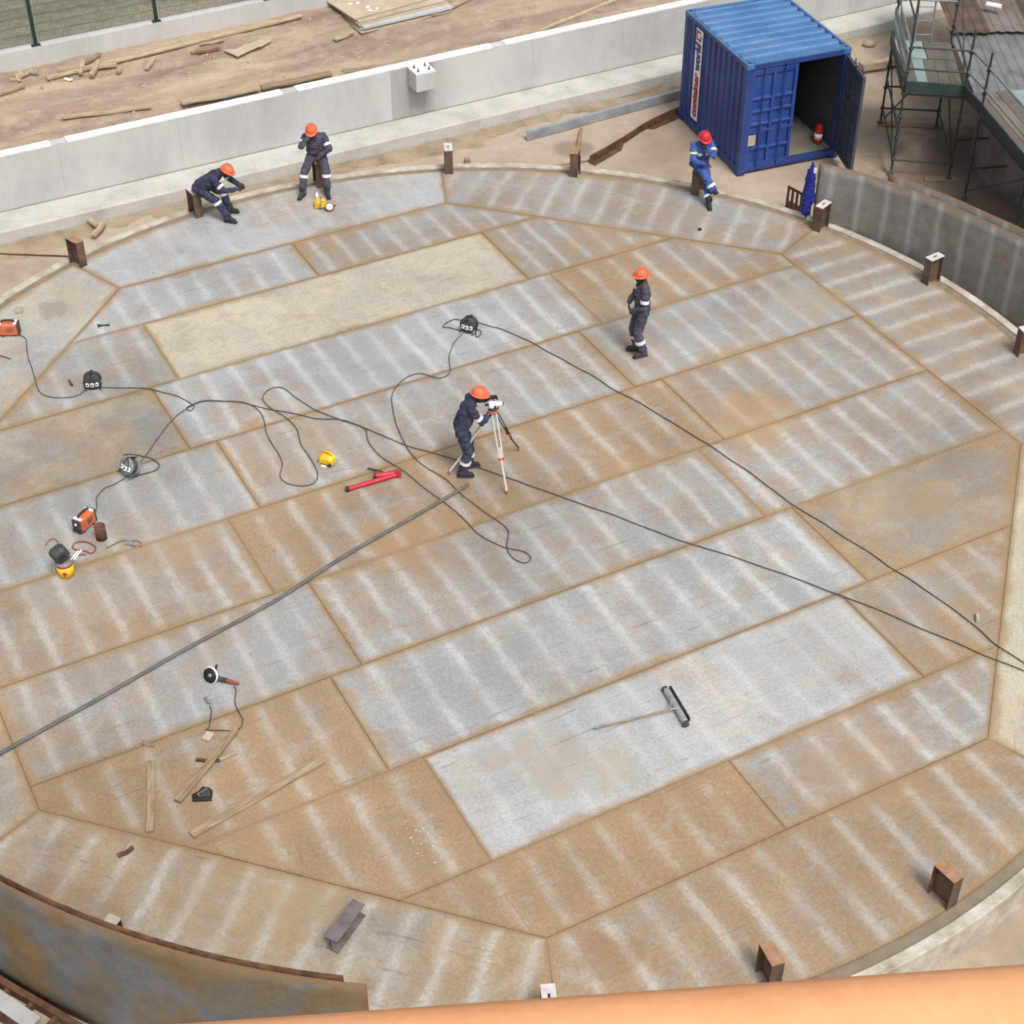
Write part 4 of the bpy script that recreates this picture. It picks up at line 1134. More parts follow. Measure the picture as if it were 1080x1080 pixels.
cable([(138, 571), (145, 571), (149, 574), (147, 577)], .008, M['lead_brown'], 'short tail of lead right of the earth clamp')
cable([(48, 576), (52, 569), (58, 569), (62, 574)], .007, M['lead_brown'], 'faint thin lead left of the yellow pail')
cable([(247, 724), (248.5, 729), (248, 742), (254, 753), (257, 759), (254, 767), (246, 770), (229, 770), (218, 769.5), (221, 767), (222.5, 759), (223, 750), (221.5, 745)], .008, M['cable'], 'power cord of the angle grinder with a blue plug')
p = at(220.5, 742); o = MB().capsule((0, 0, .03), (.0, .09, .03), .03, .024).build('plug', M['grey'], None, p, (0, 0, .6)); tag(o, 'pale blue grey plug at the end of the grinder cord', 'plug')
o = MB().capsule((0, 0, .02), (.10, .0, .02), .018, .014).build('electrode_holder', M['lead_brown'], None, at(83, 586), (0, 0, .05)); tag(o, 'reddish electrode holder lying below the looped welding lead', 'electrode holder')
cl = empty('earth_clamp', at(138, 575), -.5, 'blue grey earth clamp lying near the seam right of the rusty can', 'clamp')
m_ = MB(); m_.bar((-.10, .03, .02), (.10, -.005, .03), .035, .02); m_.bar((-.10, -.03, .02), (.10, .005, .045), .035, .02); m_.build('jaws', M['galv'], cl)
MB().tube([(0, -.03, .035), (0, .03, .035)], .022, 10).build('spring', M['steel'], cl)

# ------------------------------------------------------------------ welders, reels, tools
def welder(loc, rz, label):
    e = empty('welding_machine', loc, rz, label, 'welding machine', 'orange welding machines')
    m_ = MB().box((0, 0, .145), (.34, .17, .23), bev=.02); m_.build('body', M['orange'], e)
    for sx in (-1, 1): MB().box((sx*.178, 0, .142), (.035, .178, .245), bev=.015).build('end_panel', M['grey_dark'], e)
    for (x, y, c) in ((-.197, .045, 'black'), (-.197, -.045, 'black')):
        MB().tube([(x+.005, y, .07), (x-.02, y, .07)], .022, 10).build('socket', M['black'], e)
    MB().tube([(-.195, 0, .19), (-.21, 0, .19)], .02, 12).build('dial', M['white'], e)
    MB().tube(smooth_path([(-.12, 0, .25), (-.10, 0, .305), (0, 0, .315), (.10, 0, .305), (.12, 0, .25)], 5), .016, 8).build('handle', M['black'], e)
    for x in (-.135, .13): MB().box((x, 0, .263), (.055, .15, .006)).build('top_label', M['white'], e)
    for x in (-.11, .11):
        for y in (-.06, .06): MB().lathe([(.018, 0), (.018, .032)], 8, Matrix.Translation((x, y, 0))).build('foot', M['black'], e)
    for k in range(5): pass
    v_ = MB()
    for k in range(6): v_.box((-.02+.022*k, -.0865, .15), (.008, .004, .10))
    v_.build('vents', M['grey_dark'], e)
    return e
welder(at(90, 558)+V((0, .05, .003)), rad(62), 'orange welding machine with black front, beside the rusty can')
welder(at(10, 355)+V((0, .06, .003)), rad(4), 'orange welding machine cut by the left edge, near the left stub post')
def reel(loc, rz, tilt, label, face_mat='black'):
    e = empty('cable_reel', loc, rz, label, 'cable reel', 'cable reels with white sockets')
    e.rotation_euler = (tilt, 0, rz)
    R_x = Matrix.Translation((0, 0, .155)) @ Matrix.Rotation(pi/2, 4, 'X')
    for s in (-1, 1):
        MB().lathe([(0, s*.075-.008), (.148, s*.075-.008), (.155, s*.075), (.148, s*.075+.008), (0, s*.075+.008)], 28, R_x).build('flange', M[face_mat], e)
    MB().lathe([(.075, -.068), (.118, -.055), (.122, 0), (.118, .055), (.075, .068)], 24, R_x).build('wound_cable', M['cable'], e)
    for k, (x, z) in enumerate(((-.078, .125), (.0, .115), (.078, .125))):
        sk = MB().box((x, -.095, z), (.058, .03, .07), rz=0, bev=.008).build('socket', M['white'], e)
        MB().box((x, -.111, z+.008), (.034, .006, .030)).build('socket_hole', M['grey_dark'], sk)
    f_ = MB()
    for s in (-1, 1):
        f_.tube(smooth_path([(-.13, s*.10, .012), (-.06, s*.10, .17), (0, s*.10, .30), (.06, s*.10, .17), (.13, s*.10, .012)], 4), .009, 7)
    f_.tube([(-.13, -.12, .012), (-.13, .12, .012)], .010, 7); f_.tube([(.13, -.12, .012), (.13, .12, .012)], .010, 7)
    f_.build('stand', M['grey_dark'], e)
    MB().tube([(0, -.10, .30), (0, .10, .30)], .015, 8).build('handle', M['black'], e)
    return e
reel(at(98, 411)+V((0, .06, .002)), rad(8), 0, 'dark cable reel with white sockets at the end of the cable from the leftmost welder', 'grey_dark')
reel(at(135, 503)+V((0, .02, .03)), rad(-38), rad(-28), 'grey cable reel tipped back, its white sockets facing up left', 'grey')
reel(at(494, 353)+V((0, .08, .002)), rad(-24), rad(-12), 'dark cable reel standing alone between the surveyor and the far kerb', 'grey_dark')
cn = empty('rusty_can', at(107.5, 568), 0, 'open rusty can beside the nearer orange welder', 'can')
MB().lathe([(.0, .0), (.085, .0), (.085, .265), (.08, .265), (.08, .02), (.0, .02)], 22).build('can', M['rust'], cn)
for z in (.005, .26): MB().lathe([(.086, z-.004), (.09, z), (.086, z+.004)], 22, caps=False).build('rim', M['rust_edge'], cn)
pb = at(70.5, 606)
pl_ = empty('yellow_pail', pb, 0, 'yellow plastic pail with red band and red diamond mark', 'pail')
MB().lathe([(0, 0), (.122, 0), (.132, .22), (.0, .22)], 26).build('pail', M['yellow'], pl_)
MB().lathe([(.1332, .222), (.134, .24), (.136, .264), (.10, .264), (.10, .23)], 26, caps=False).build('band', M['red'], pl_)
MB().lathe([(.120, .258), (.138, .262), (.138, .272), (.0, .274)], 26).build('lid', M['grey'], pl_)
dm = MB()
for i in range(1):
    vs = []
    for (a_, z) in ((-.30, .11), (0, .055), (.30, .11), (0, .165)):
        r_ = .118+.014*z/.2+.0035; th = -pi/2+.12+a_*1.1
        vs.append((r_*cos(th), r_*sin(th), z))
    rr2 = .118+.014*.11/.2+.005
    vs.append((rr2*cos(-pi/2+.12), rr2*sin(-pi/2+.12), .11))
    dm.add(vs, [(0, 1, 4), (1, 2, 4), (2, 3, 4), (3, 0, 4)])
dm.build('diamond_mark', M['red'], pl_)
MB().tube(smooth_path([(-.137, 0, .23), (-.16, -.06, .15), (-.10, -.13, .11)], 5), .004, 6).build('wire_handle', M['steel'], pl_)
tb = empty('welding_mask', pb+V((-.02, .0, .283)), rad(35), 'dark grey welding mask resting tilted on the yellow pail', 'welding mask')
m_ = MB()
TM = Matrix.Translation((-.02, 0, .15)) @ Matrix.Rotation(rad(-22), 4, 'Y') @ Matrix.Rotation(rad(14), 4, 'X')
m_.box((0, 0, 0), (.25, .20, .29), M=TM, bev=.05); m_.box((0, -.05, -.02), (.15, .12, .19), M=TM, bev=.03)
mk = remesh(m_, 'shell', M['grey_dark'], tb, .012)
MB().box((0, -.118, .03), (.13, .012, .07), M=TM, bev=.005).build('visor_window', M['black'], tb)
MB().tube(smooth_path([(-.11, .05, .12), (-.06, .12, .17), (.05, .12, .19), (.10, .05, .16)], 5), .012, 7).build('headband', M['grey'], tb)
e = empty('welding_electrodes', pb+V((.13, .03, .265)), 0, 'white tipped welding electrodes sticking out of the yellow pail', 'electrodes')
for k, dx in enumerate((0, .05)): MB().tube([(dx-.03, 0, .012), (dx+.08, .10, .10+.02*k)], .011, 7).build('electrode', M['white'], e)
# yellow power box
yb = empty('yellow_box', at(346, 490)+V((0, .03, 0)), rad(-28), 'chunky yellow plastic tool case lying on the floor right of the wide cable loop', 'tool case')
MB().box((0, 0, .10), (.26, .20, .18), bev=.045).build('case', M['yellow'], yb)
MB().tube(smooth_path([(-.08, 0, .18), (-.06, 0, .235), (.06, 0, .235), (.08, 0, .18)], 4), .016, 7).build('handle', M['yellow'], yb)
MB().box((.10, -.10, .07), (.05, .03, .06), bev=.01).build('clasp', M['black'], yb)
MB().box((-.05, -.104, .10), (.09, .008, .07)).build('panel', M['yellow'], yb)
MB().box((-.01, -.12, .02), (.09, .03, .025)).build('latch', M['white'], yb)
rod('white_offcut', at(336.5, 489)+V((0, 0, .02)), at(343, 489)+V((0, 0, .02)), .018, M['white'], 'small white stub lying beside the yellow tool case', 'offcut')
# red tool: long red tube folded back on a short one, dark lever
a, b, c_, d_ = at(367, 518), at(420, 502.5), at(396, 504.5), at(388, 496)
rt = empty('red_lever_tool', (a+b)/2, 0, 'red long handled tool folded back on itself, lying left of the surveyor', 'hand tool')
o_ = (a+b)/2; u = V((0, 0, .045))
MB().tube([a-o_+u, (a+b)/2-o_+u, b-o_+u], .042, 10).build('long_arm', M['red'], rt)
MB().tube([c_-o_+u*1.3, (b+c_)/2-o_+u*1.3, b-o_+u*1.3+V((-.01, .05, 0))], .045, 10).build('short_arm', M['red'], rt)
MB().tube([b-o_+V((0, 0, .0)), b-o_+V((0, 0, .11))], .052, 12).build('hinge', M['red'], rt)
MB().tube([a-o_+u+V((-.035, -.01, 0)), a-o_+u+V((.02, .006, 0))], .047, 10).build('end_cap', M['black'], rt)
MB().tube([c_-o_+u*1.3+V((-.025, -.005, 0)), c_-o_+u*1.3+V((.01, .0, 0))], .049, 10).build('end_cap', M['black'], rt)
MB().tube([d_-o_+u, at(404, 500.5)-o_+u*1.4], .014, 7).build('lever', M['grey_dark'], rt)
# angle grinder
ag = empty('angle_grinder', at(226, 718), rad(-16), 'angle grinder with a pale rimmed dark disc lying on the floor at lower left', 'angle grinder')
MB().tube([(.02, 0, .07), (.08, 0, .065), (.20, 0, .06)], .040, 12, .034).build('motor_body', M['grey_dark'], ag)
MB().tube([(.20, 0, .06), (.30, 0, .055), (.38, 0, .05)], .030, 12, .022).build('grip', M['lead_red'], ag)
Rg = Matrix.Translation((-.045, -.01, .105)) @ Matrix.Rotation(rad(62), 4, 'X') @ Matrix.Rotation(rad(-12), 4, 'Y')
MB().lathe([(0, 0), (.115, 0), (.115, .006), (0, .006)], 28, Rg).build('disc', M['black'], ag)
MB().lathe([(.100, -.02), (.124, -.015), (.124, .010), (.116, .012)], 28, Rg, caps=False).build('guard', M['white'], ag)
MB().lathe([(0, .007), (.028, .007), (.022, .02), (0, .02)], 14, Rg).build('nut', M['steel'], ag)
MB().tube([(0, .03, .09), (.0, .10, .15), (.0, .14, .19)], .018, 9).build('side_handle', M['black'], ag)
def floor_board(a, b, wd, th, m, label, cat='board', name='board', lift=0, group='boards lying on the tank floor'):
    return plank(at(*a, .0), at(*b, .0), wd, th, m, label, cat, group, name, lift, False)
floor_board((160.5, 804), (158.5, 879), .10, .03, M['wood_mid'], 'narrow board lying nearly straight up and down the picture, near the left plate joint')
floor_board((188, 848), (249, 773), .10, .04, M['wood_dark'], 'brown board lying slantwise between the grinder plug and the black pouch', lift=.02)
floor_board((202, 882), (341, 803), .12, .03, M['wood_mid'], 'longest board on the floor, lying right of the black pouch')
floor_board((207, 803), (232, 804), .04, .03, M['rust'], 'short dark bar under the slanting brown board', 'bar', 'bar')
floor_board((228, 804), (250, 795), .05, .015, M['wood'], 'pale splinter touching the slanting brown board', 'splinter', 'splinter')
floor_board((150, 784), (163, 788), .05, .02, M['wood_dark'], 'very small wood scrap above the narrow upright board', 'wood scrap', 'wood_scrap')
floor_board((125, 905), (141, 896), .05, .04, M['rust'], 'short rusty bar on the outer plates at lower left', 'bar', 'bar')
o = MB().box((0, 0, .03), (.12, .15, .05), bev=.012).build('wood_block', M['ply'], None, at(219.5, 778), (0, 0, -.4)); tag(o, 'small tan wooden block beside the grinder cord', 'block')
o = MB().box((0, 0, .04), (.12, .14, .08), bev=.01).build('wood_block', M['wood'], None, at(21, 329), (0, 0, .2)); tag(o, 'small tan block on the pale outer plate near the leftmost welder', 'block')
pp = empty('tool_pouch', at(214, 840), .1, 'black folded tool pouch lying at the foot of the slanting board', 'pouch')
m_ = MB(); pg = [(-.13, -.09), (.12, -.10), (.13, .06), (.09, .11), (-.01, .14), (-.06, .06), (-.14, .02)]
m_.prism(pg, 0, .05); m_.build('pouch', M['black'], pp, bevel=.015)
MB().prism([(-.02, -.06), (.11, -.05), (.10, .08), (.0, .06)], .048, .07).build('flap', M['grey_dark'], pp, bevel=.008)
m_ = MB(); m_.bar((-.06, -.02, .076), (-.02, -.06, .076), .012, .006); m_.bar((-.06, -.02, .076), (.06, .07, .076), .012, .006); m_.build('strap', M['grey'], pp)
pr = empty('pliers', at(110, 344), .15, 'pair of dark pliers lying on the blue grey plate at the left', 'pliers')
m_ = MB(); m_.tube([(-.12, .035, .02), (0, 0, .02), (.10, -.012, .02)], .014, 7); m_.build('arm', M['black'], pr)
m_ = MB(); m_.tube([(-.12, -.035, .02), (0, 0, .024), (.10, .012, .02)], .014, 7); m_.build('arm', M['grey_dark'], pr)
rod('steel_peg', at(73, 402)+V((0, 0, .02)), at(76.5, 408)+V((0, 0, .02)), .022, M['rust'], 'small dark rusty peg left of the nearest cable reel', 'peg')
rod('wire_scrap', at(-2, 375)+V((0, 0, .01)), at(11, 379)+V((0, 0, .012)), .012, M['grey_dark'], 'scrap of dark wire on the pale plate at the left edge', 'wire')
rod('white_spool', at(1031, 657)+V((0, 0, .04)), at(1030, 650)+V((0, 0, .04)), .032, M['beige'], 'small pale spool lying on the floor beside the right cable', 'spool')
o = MB().box((0, 0, .025), (.07, .06, .05), bev=.01).build('steel_nut', M['black'], None, at(738, 243)); tag(o, 'small dark lump on the floor in front of the man in royal blue', 'nut')
# grinding debris on the brown plates, lower middle
r_ = random.Random(9); m_ = MB()
for k in range(26):
    p = at(445+r_.gauss(0, 12), 880+r_.gauss(0, 14), .016); m_.box((p.x, p.y, .02), (.035*r_.uniform(.2, 1.1), .004+.016*r_.random(), .006), r_.random()*3)
tag(m_.build('paper_scraps_litter', M['cap_white']), kind='stuff')
# level: round yellow case and reel tape in front of the man with a hand at his face
lv = empty('yellow_case', at(337.5, 221)+V((0, .08, 0)), 0, 'rounded yellow green instrument case on the floor before the second seated man', 'case')
m_ = MB().ell((-.02, 0, .115), .105, .085, .115); m_.capsule((.06, 0, .07), (.05, 0, .15), .075, .06); m_.box((0, 0, .05), (.23, .15, .09), bev=.03)
remesh(m_, 'case', M['yellow'], lv, .012, .016, 14)
MB().tube(smooth_path([(.02, -.115, .03), (.03, -.11, .14), (.025, -.03, .235), (.02, .05, .22)], 5), .014, 6).build('strap', M['wood_dark'], lv)
MB().lathe([(0, .22), (.03, .22), (.03, .30), (.015, .31), (.015, .34), (0, .34)], 12, Matrix.Translation((-.05, 0, 0))).build('cap', M['white'], lv)
tp = empty('tape_reel', at(347.5, 223)+V((0, .04, .0)), .3, 'white faced tape reel leaning beside the yellow green case', 'tape measure')
Rt = Matrix.Translation((0, 0, .075)) @ Matrix.Rotation(rad(35), 4, 'X')
MB().lathe([(0, -.02), (.09, -.02), (.095, 0), (.09, .02), (0, .02)], 22, Rt).build('case', M['lead_red'], tp)
MB().lathe([(0, .0205), (.07, .0205), (.07, .024), (0, .024)], 22, Rt).build('face', M['white'], tp)
MB().tube([(.06, .0, .06), (.13, .0, .10)], .014, 7).build('handle', M['black'], tp)
# magnetic sweeper
h0, h1 = at(702, 731), at(722, 765); a, b = at(627, 769, .02), at(707, 748, .14)
ms = empty('magnetic_sweeper', (h0+h1)/2, 0, 'magnetic sweeper with a long thin handle on the palest plate', 'sweeper')
o_ = (h0+h1)/2
m_ = MB().bar(h0-o_+V((0, 0, .075)), h1-o_+V((0, 0, .075)), .075, .075); m_.build('magnet_bar', M['steel'], ms, bevel=.01)
MB().bar(h0-o_+V((.062, .04, .07)), h1-o_+V((.062, .04, .07)), .03, .07).build('edge_strip', M['black'], ms)
MB().tube([a-o_+V((0, 0, .02)), (a+b)/2-o_, b-o_], .015, 8).build('handle', M['wood_dark'], ms)
m_ = MB(); m_.tube([b-o_, (h0*.7+h1*.3)-o_+V((0, 0, .12))], .011, 7); m_.tube([b-o_, (h0*.35+h1*.65)-o_+V((0, 0, .12))], .011, 7); m_.build('fork', M['steel'], ms)
dv = ((h1-h0).normalized())
for q, s in ((h0, -1), (h1, 1)):
    cpos = q-o_+dv*s*.03
    MB().tube([cpos+V((0, 0, .05))-dv*.015, cpos+V((0, 0, .05))+dv*.015], .05, 14).build('wheel', M['grey_dark'], ms)
# low pale patch of oil is part of the plate; jacket hanging from the shell corner
jk = empty('hanging_jacket', (5.93, 29.24, 1.25), rad(-30), 'royal blue work jacket hanging from the corner of the streaked shell plate', 'jacket')
m_ = MB()
m_.capsule((0, -.06, -.02), (0, .0, -.30), .075, .13); m_.capsule((0, -.04, -.30), (-.06, .0, -1.02), .13, .17); m_.capsule((.02, -.05, -.25), (.10, .0, -.80), .12, .09)
m_.capsule((-.10, -.05, -.18), (-.19, -.03, -.72), .065, .055); m_.capsule((-.06, 0, -1.0), (-.02, .0, -1.2), .10, .04)
for v in m_.v: v.y *= .5; v.x = v.x*.62-.05
remesh(m_, 'cloth', M['jacket'], jk, .02, .022, 6)
MB().box((.03, -.085, -.10), (.05, .012, .11), bev=.004).build('tag', M['white'], jk)

# ------------------------------------------------------------------ lift platform rail near the camera
ra, rb = at(100, 1086, 16.10), at(1080, 1017, 16.10)
d = (rb-ra).normalized(); a, b = ra-d*.55, rb+d*.62; nrm = V((d.y, -d.x, 0))
lp = empty('lift_basket', ((a+b)/2).to_tuple()[:2] + (15.0,), 0, 'orange painted top rail of the lift basket along the bottom edge', 'lift basket')
o_ = lp.location
r0 = .035
a2, b2 = a+nrm*(r0*.83), b+nrm*(r0*.83); a3, b3 = a2+nrm*.85, b2+nrm*.85
def pt(p, z): return V((p.x, p.y, z)) - o_
m_ = MB()
m_.tube([pt(a2, 16.0805), pt((a2+b2)/2, 16.0805), pt(b2, 16.0805)], r0, 20); m_.build('top_rail', M['rail_orange'], lp)
m_ = MB()
for p, q in ((a2, a3), (b2, b3)): m_.tube([pt(p, 16.07), pt(q, 16.07)], r0, 12)
for z in (15.55,):
    for p, q in ((a2, a3), (b2, b3), (a2, b2), (a3, b3)): m_.tube([pt(p, z), pt(q, z)], .02, 10)
m_.build('side_rails', M['rail_orange'], lp)
for p in (a2, b2, a3, b3): MB().tube([pt(p, 14.98), pt(p, 16.06)], .025, 10).build('post', M['rail_orange'], lp)
m_ = MB(); m_.add([pt(p, 14.97) for p in (a2, b2, b3, a3)] + [pt(p, 15.0) for p in (a2, b2, b3, a3)], [(3, 2, 1, 0), (4, 5, 6, 7), (0, 1, 5, 4), (1, 2, 6, 5), (2, 3, 7, 6), (3, 0, 4, 7)])
m_.build('basket_floor', M['grey'], lp)

# rusty frame in the corner below the shell plate
fr_ = empty('welded_rack', at(30, 1075, GZ), 0, 'rusty welded steel rack on the ground below the curved shell plate', 'rack')
o_ = fr_.location
m_ = MB()
p0, p1 = at(-30, 1022, GZ), at(95, 1095, GZ)
dd = (p1-p0).normalized(); nn = V((dd.y, -dd.x, 0))
for k in (0, .34): m_.bar(p0-o_+nn*k+V((0, 0, .09)), p1-o_+nn*k+V((0, 0, .09)), .08, .16)
for t in (.1, .35, .55, .75, .95): m_.bar(p0.lerp(p1, t)-o_+V((0, 0, .08)), p0.lerp(p1, t)-o_+nn*.34+V((0, 0, .08)), .06, .10)
m_.build('frame', M['rust'], fr_)
p0, p1 = at(-20, 1050, GZ), at(40, 1092, GZ)
o = MB().bar(V((0, 0, .24)), p1-p0+V((0, 0, .24)), .20, .03).build('board', M['concrete_dark'], None, p0); tag(o, 'pale board resting on the rusty frame in the lower left corner', 'board')

# ------------------------------------------------------------------ people
def ik(a, b, l1, l2, hint):
    d = b-a; L = min(d.length, (l1+l2)*.999); dn = d.normalized()
    x = (l1*l1-l2*l2+L*L)/(2*L); h = math.sqrt(max(0, l1*l1-x*x))
    hv = hint - dn*hint.dot(dn); hv.normalize()
    return a + dn*x + hv*h, a + dn*L
def hand(mb, w, d, n, side, curl=.5, hook=None):
    "wrist w, finger direction d, palm normal n (the way the palm faces), side=+1 when the thumb lies towards n x d"
    d = d.normalized(); n = (n - d*n.dot(d)).normalized(); s = n.cross(d)*side
    pc = w + d*.052
    for k in (-1.5, -.5, .5, 1.5):
        mb.capsule(w + d*.012 + s*k*.012, w + d*.088 + s*k*.0195, .016, .0145, 8)
    for k, L in ((1.5, .068), (.5, .078), (-.5, .072), (-1.5, .056)):
        r0 = w + d*.088 + s*k*.0215; c1 = curl*.7; c2 = curl*1.6
        d1 = (d*cos(c1) + n*sin(c1)).normalized(); d2 = (d*cos(c2) + n*sin(c2)).normalized()
        p1 = r0 + d1*L*.5; p2 = p1 + d2*L*.5
        mb.capsule(r0 - d*.012, p1, .0098, .0092, 8); mb.capsule(p1, p2, .0092, .0078, 8)
    t0 = w + d*.030 + s*.030; t1 = t0 + (d*.55 + s*.75 + n*.25).normalized()*.036; t2 = t1 + (d*.85 + s*.15 + n*.45*curl).normalized()*.032
    mb.capsule(t0, t1, .013, .011, 8); mb.capsule(t1, t2, .011, .009, 8)

def person(label, loc, yaw, P, cloth, hat, collar=None):
    e = empty('person', loc, yaw, label, 'person')
    G_ = lambda k, dflt=None: V(P[k]) if k in P else (V(dflt) if dflt is not None else None)
    pel, neck, head = G_('pelvis'), G_('neck'), G_('head')
    sp = (neck-pel).normalized()
    tw = P.get('twist', 0); right = V((cos(tw), sin(tw), 0)); hr = V((cos(P.get('htwist', 0)), sin(P.get('htwist', 0)), 0))
    fwd = sp.cross(right)*-1; fwd = right.cross(sp)*-1 if (right.cross(sp)).y > 0 and False else sp.cross(right)
    hf, hu = G_('hf', (0, 1, 0)).normalized(), None
    hu0 = V(P.get('hu', (0, 0, 1))); hr_ = hf.cross(hu0).normalized(); hu = hr_.cross(hf)
    HM = Matrix((hr_, hf, hu)).transposed().to_4x4()
    body = MB(); suit = MB()
    sh, hip, el, wr, kn, an = {}, {}, {}, {}, {}, {}
    for s, c in ((1, 'R'), (-1, 'L')):
        sh[c] = neck - sp*.055 + right*.185*s; hip[c] = pel + hr*.095*s
        hd = V(P['hand'+c]); el[c], wr[c] = ik(sh[c], hd, .295, .255, V(P.get('elbow'+c, (s*.6, -.6, -.5))))
        ft = V(P['foot'+c]); kn[c], an[c] = ik(hip[c], ft + V((0, 0, .09)), .44, .41, V(P.get('knee'+c, (0, 1, .1))))
    # body: torso, limbs, neck, head with a face
    for s in (1, -1):
        body.capsule(pel + hr*.06*s, neck - sp*.17 + right*.065*s, .080, .078)
    body.capsule(sh['R'] - right*.02, sh['L'] + right*.02, .044, .044); body.capsule(neck - sp*.06, head - hu*.04 - hf*.01, .058, .052)
    for c in 'RL':
        body.capsule(sh[c], el[c], .044, .038); body.capsule(el[c], wr[c], .038, .028)
        body.capsule(hip[c], kn[c], .075, .052); body.capsule(kn[c], an[c], .052, .036)
    hm = Matrix.Translation(head) @ HM
    body.ell(head + hu*.02, .077, .096, .100, HM); body.ell(head + hf*.022 - hu*.055, .056, .068, .066, HM)
    body.ell(head + hf*.045 - hu*.098, .030, .034, .024, HM)
    body.capsule(head + hf*.092 + hu*.012, head + hf*.113 - hu*.028, .009, .014, 8)
    body.ell(head + hf*.107 - hu*.032, .020, .012, .010, HM)
    body.ell(head + hf*.088 - hu*.062, .026, .012, .007, HM); body.ell(head + hf*.085 - hu*.074, .024, .012, .007, HM)
    body.ell(head + hf*.082 + hu*.030, .050, .014, .009, HM)
    for s in (1, -1): body.ell(head + hr_*.078*s - hf*.005 - hu*.008, .012, .022, .034, HM)
    for s, c in ((1, 'R'), (-1, 'L')):
        fd = V(P.get('fing'+c, tuple(wr[c]-el[c]))); pn = V(P.get('palm'+c, (0, 0, -1)))
        hand(body, wr[c] - fd.normalized()*.005, fd, pn, P.get('thumb'+c, 1 if c == 'R' else -1), P.get('curl'+c, .6))
    bo = remesh(body, 'body', M['skin'], e, .0068, smooth=1)
    for s in (1, -1):
        MB().ell(head + hf*.084 + hr_*.030*s + hu*.012, .012, .010, .008, HM, 8).build('eye', M['white'], bo)
    # boiler suit
    for s in (1, -1):
        suit.capsule(pel + hr*.07*s, neck - sp*.17 + right*.080*s, .118, .118)
        suit.capsule(pel + hr*.06*s + sp*.05, neck - sp*.2 + right*.05*s + fwd*.03, .118, .115)
    suit.capsule(sh['R'] - sp*.012, sh['L'] - sp*.012, .070, .070); suit.capsule(neck - sp*.08, neck + sp*.005, .095, .066)
    for c in 'RL':
        suit.capsule(sh[c], el[c], .074, .060); suit.capsule(el[c], wr[c] + (el[c]-wr[c])*.10, .060, .048)
        suit.capsule(hip[c], kn[c], .108, .084); suit.capsule(kn[c], an[c] + (kn[c]-an[c])*.02, .082, .074)
    su_ = remesh(suit, 'boiler_suit', M[cloth], e, .014, .024, 7.5, 3)
    bands = MB
    def band(a, b, t, r, wd=.055, m='reflect'):
        p = a.lerp(b, t); d_ = (b-a).normalized()
        MB().tube([p-d_*wd/2, p, p+d_*wd/2], r, 16).build('reflective_band', M[m], su_)
    for c in 'RL':
        band(kn[c], an[c], P.get('legband', .38), .093)
        if P.get('armband', True): band(sh[c], el[c], .62, .079, .05)
    cl_ = MB()
    for s in (1, -1): cl_.tube([neck + right*.068*s - fwd*.03 + sp*.012, neck + right*.062*s + fwd*.035 - sp*.0, neck + right*.025*s + fwd*.10 - sp*.055], .018, 7)
    cl_.build('collar', M[cloth], su_)
    if collar:
        for s in (1, -1):
            p = neck - sp*.20 + right*.085*s + fwd*.145
            MB().bar(p - right*.045, p + right*.045, .016, .055, up=sp).build('reflective_band', M[collar], su_)
            band(sh['R' if s > 0 else 'L'], el['R' if s > 0 else 'L'], .55, .080, .05, 'lime')
    # boots
    for s, c in ((1, 'R'), (-1, 'L')):
        td = V(P.get('toe'+c, (0, 1, 0))).normalized(); a = an[c]
        up_ = (kn[c]-a).normalized() if P.get('free'+c) else V((0, 0, 1))
        td = (td - up_*td.dot(up_)).normalized()
        b_ = MB(); b_.capsule(a + up_*.08, a - up_*.01, .066, .058); b_.capsule(a - up_*.035 - td*.035, a - up_*.045 + td*.14, .050, .044); b_.capsule(a + up_*.0, a - up_*.035 + td*.09, .052, .046)
        bo_ = remesh(b_, 'boot', M['boot'], e, .010, smooth=2)
        Rb = Matrix((up_.cross(td)*-1, td, up_)).transposed().to_4x4(); Rb.translation = a - up_*.078 + td*.052
        MB().box((0, 0, 0), (.092, .285, .024), M=Rb, bev=.011).build('sole', M['black'], bo_)
    # hard hat
    H = Matrix.Translation(head + hu*.045) @ HM @ Matrix.Diagonal((1.0, 1.14, 1, 1))
    prof = [(0, -.005)] + [(.112, 0.0)] + [(.112*cos(t), .012+.118*sin(t)) for t in (0, .2, .45, .7, .95, 1.2, 1.4)] + [(0, .130)]
    ht = MB().lathe(prof, 26, H).build('hard_hat', M[hat], e)
    br = MB()
    vs = []; n = 26
    for zz in (.0, .008):
        for rr_ in (.10, 1):
            for k in range(n):
                t = 2*pi*k/n; ex = .128 + .030*max(0, sin(t))**2
                r_ = .10 if rr_ != 1 else ex
                vs.append((r_*cos(t), r_*sin(t)*(1.0), zz - (.006 if rr_ == 1 else 0)))
    fs = []
    for k in range(n):
        j = (k+1) % n
        fs += [(k, n+k, n+j, j), (2*n+k, 2*n+j, 3*n+j, 3*n+k), (n+k, 3*n+k, 3*n+j, n+j), (k, j, 2*n+j, 2*n+k)]
    br.add(vs, fs, H, True); br.build('brim', M[hat], ht)
    rg = MB()
    for x in (-.028, 0, .028):
        rg.tube([H @ V((x, .098*cos(t)*1.0, .016+.120*sin(t))) for t in [pi*.12+pi*.76*i/10 for i in range(11)]], .0075, 6)
    rg.build('ridge', M[hat], ht)
    return e, dict(sh=sh, el=el, wr=wr, kn=kn, head=head)

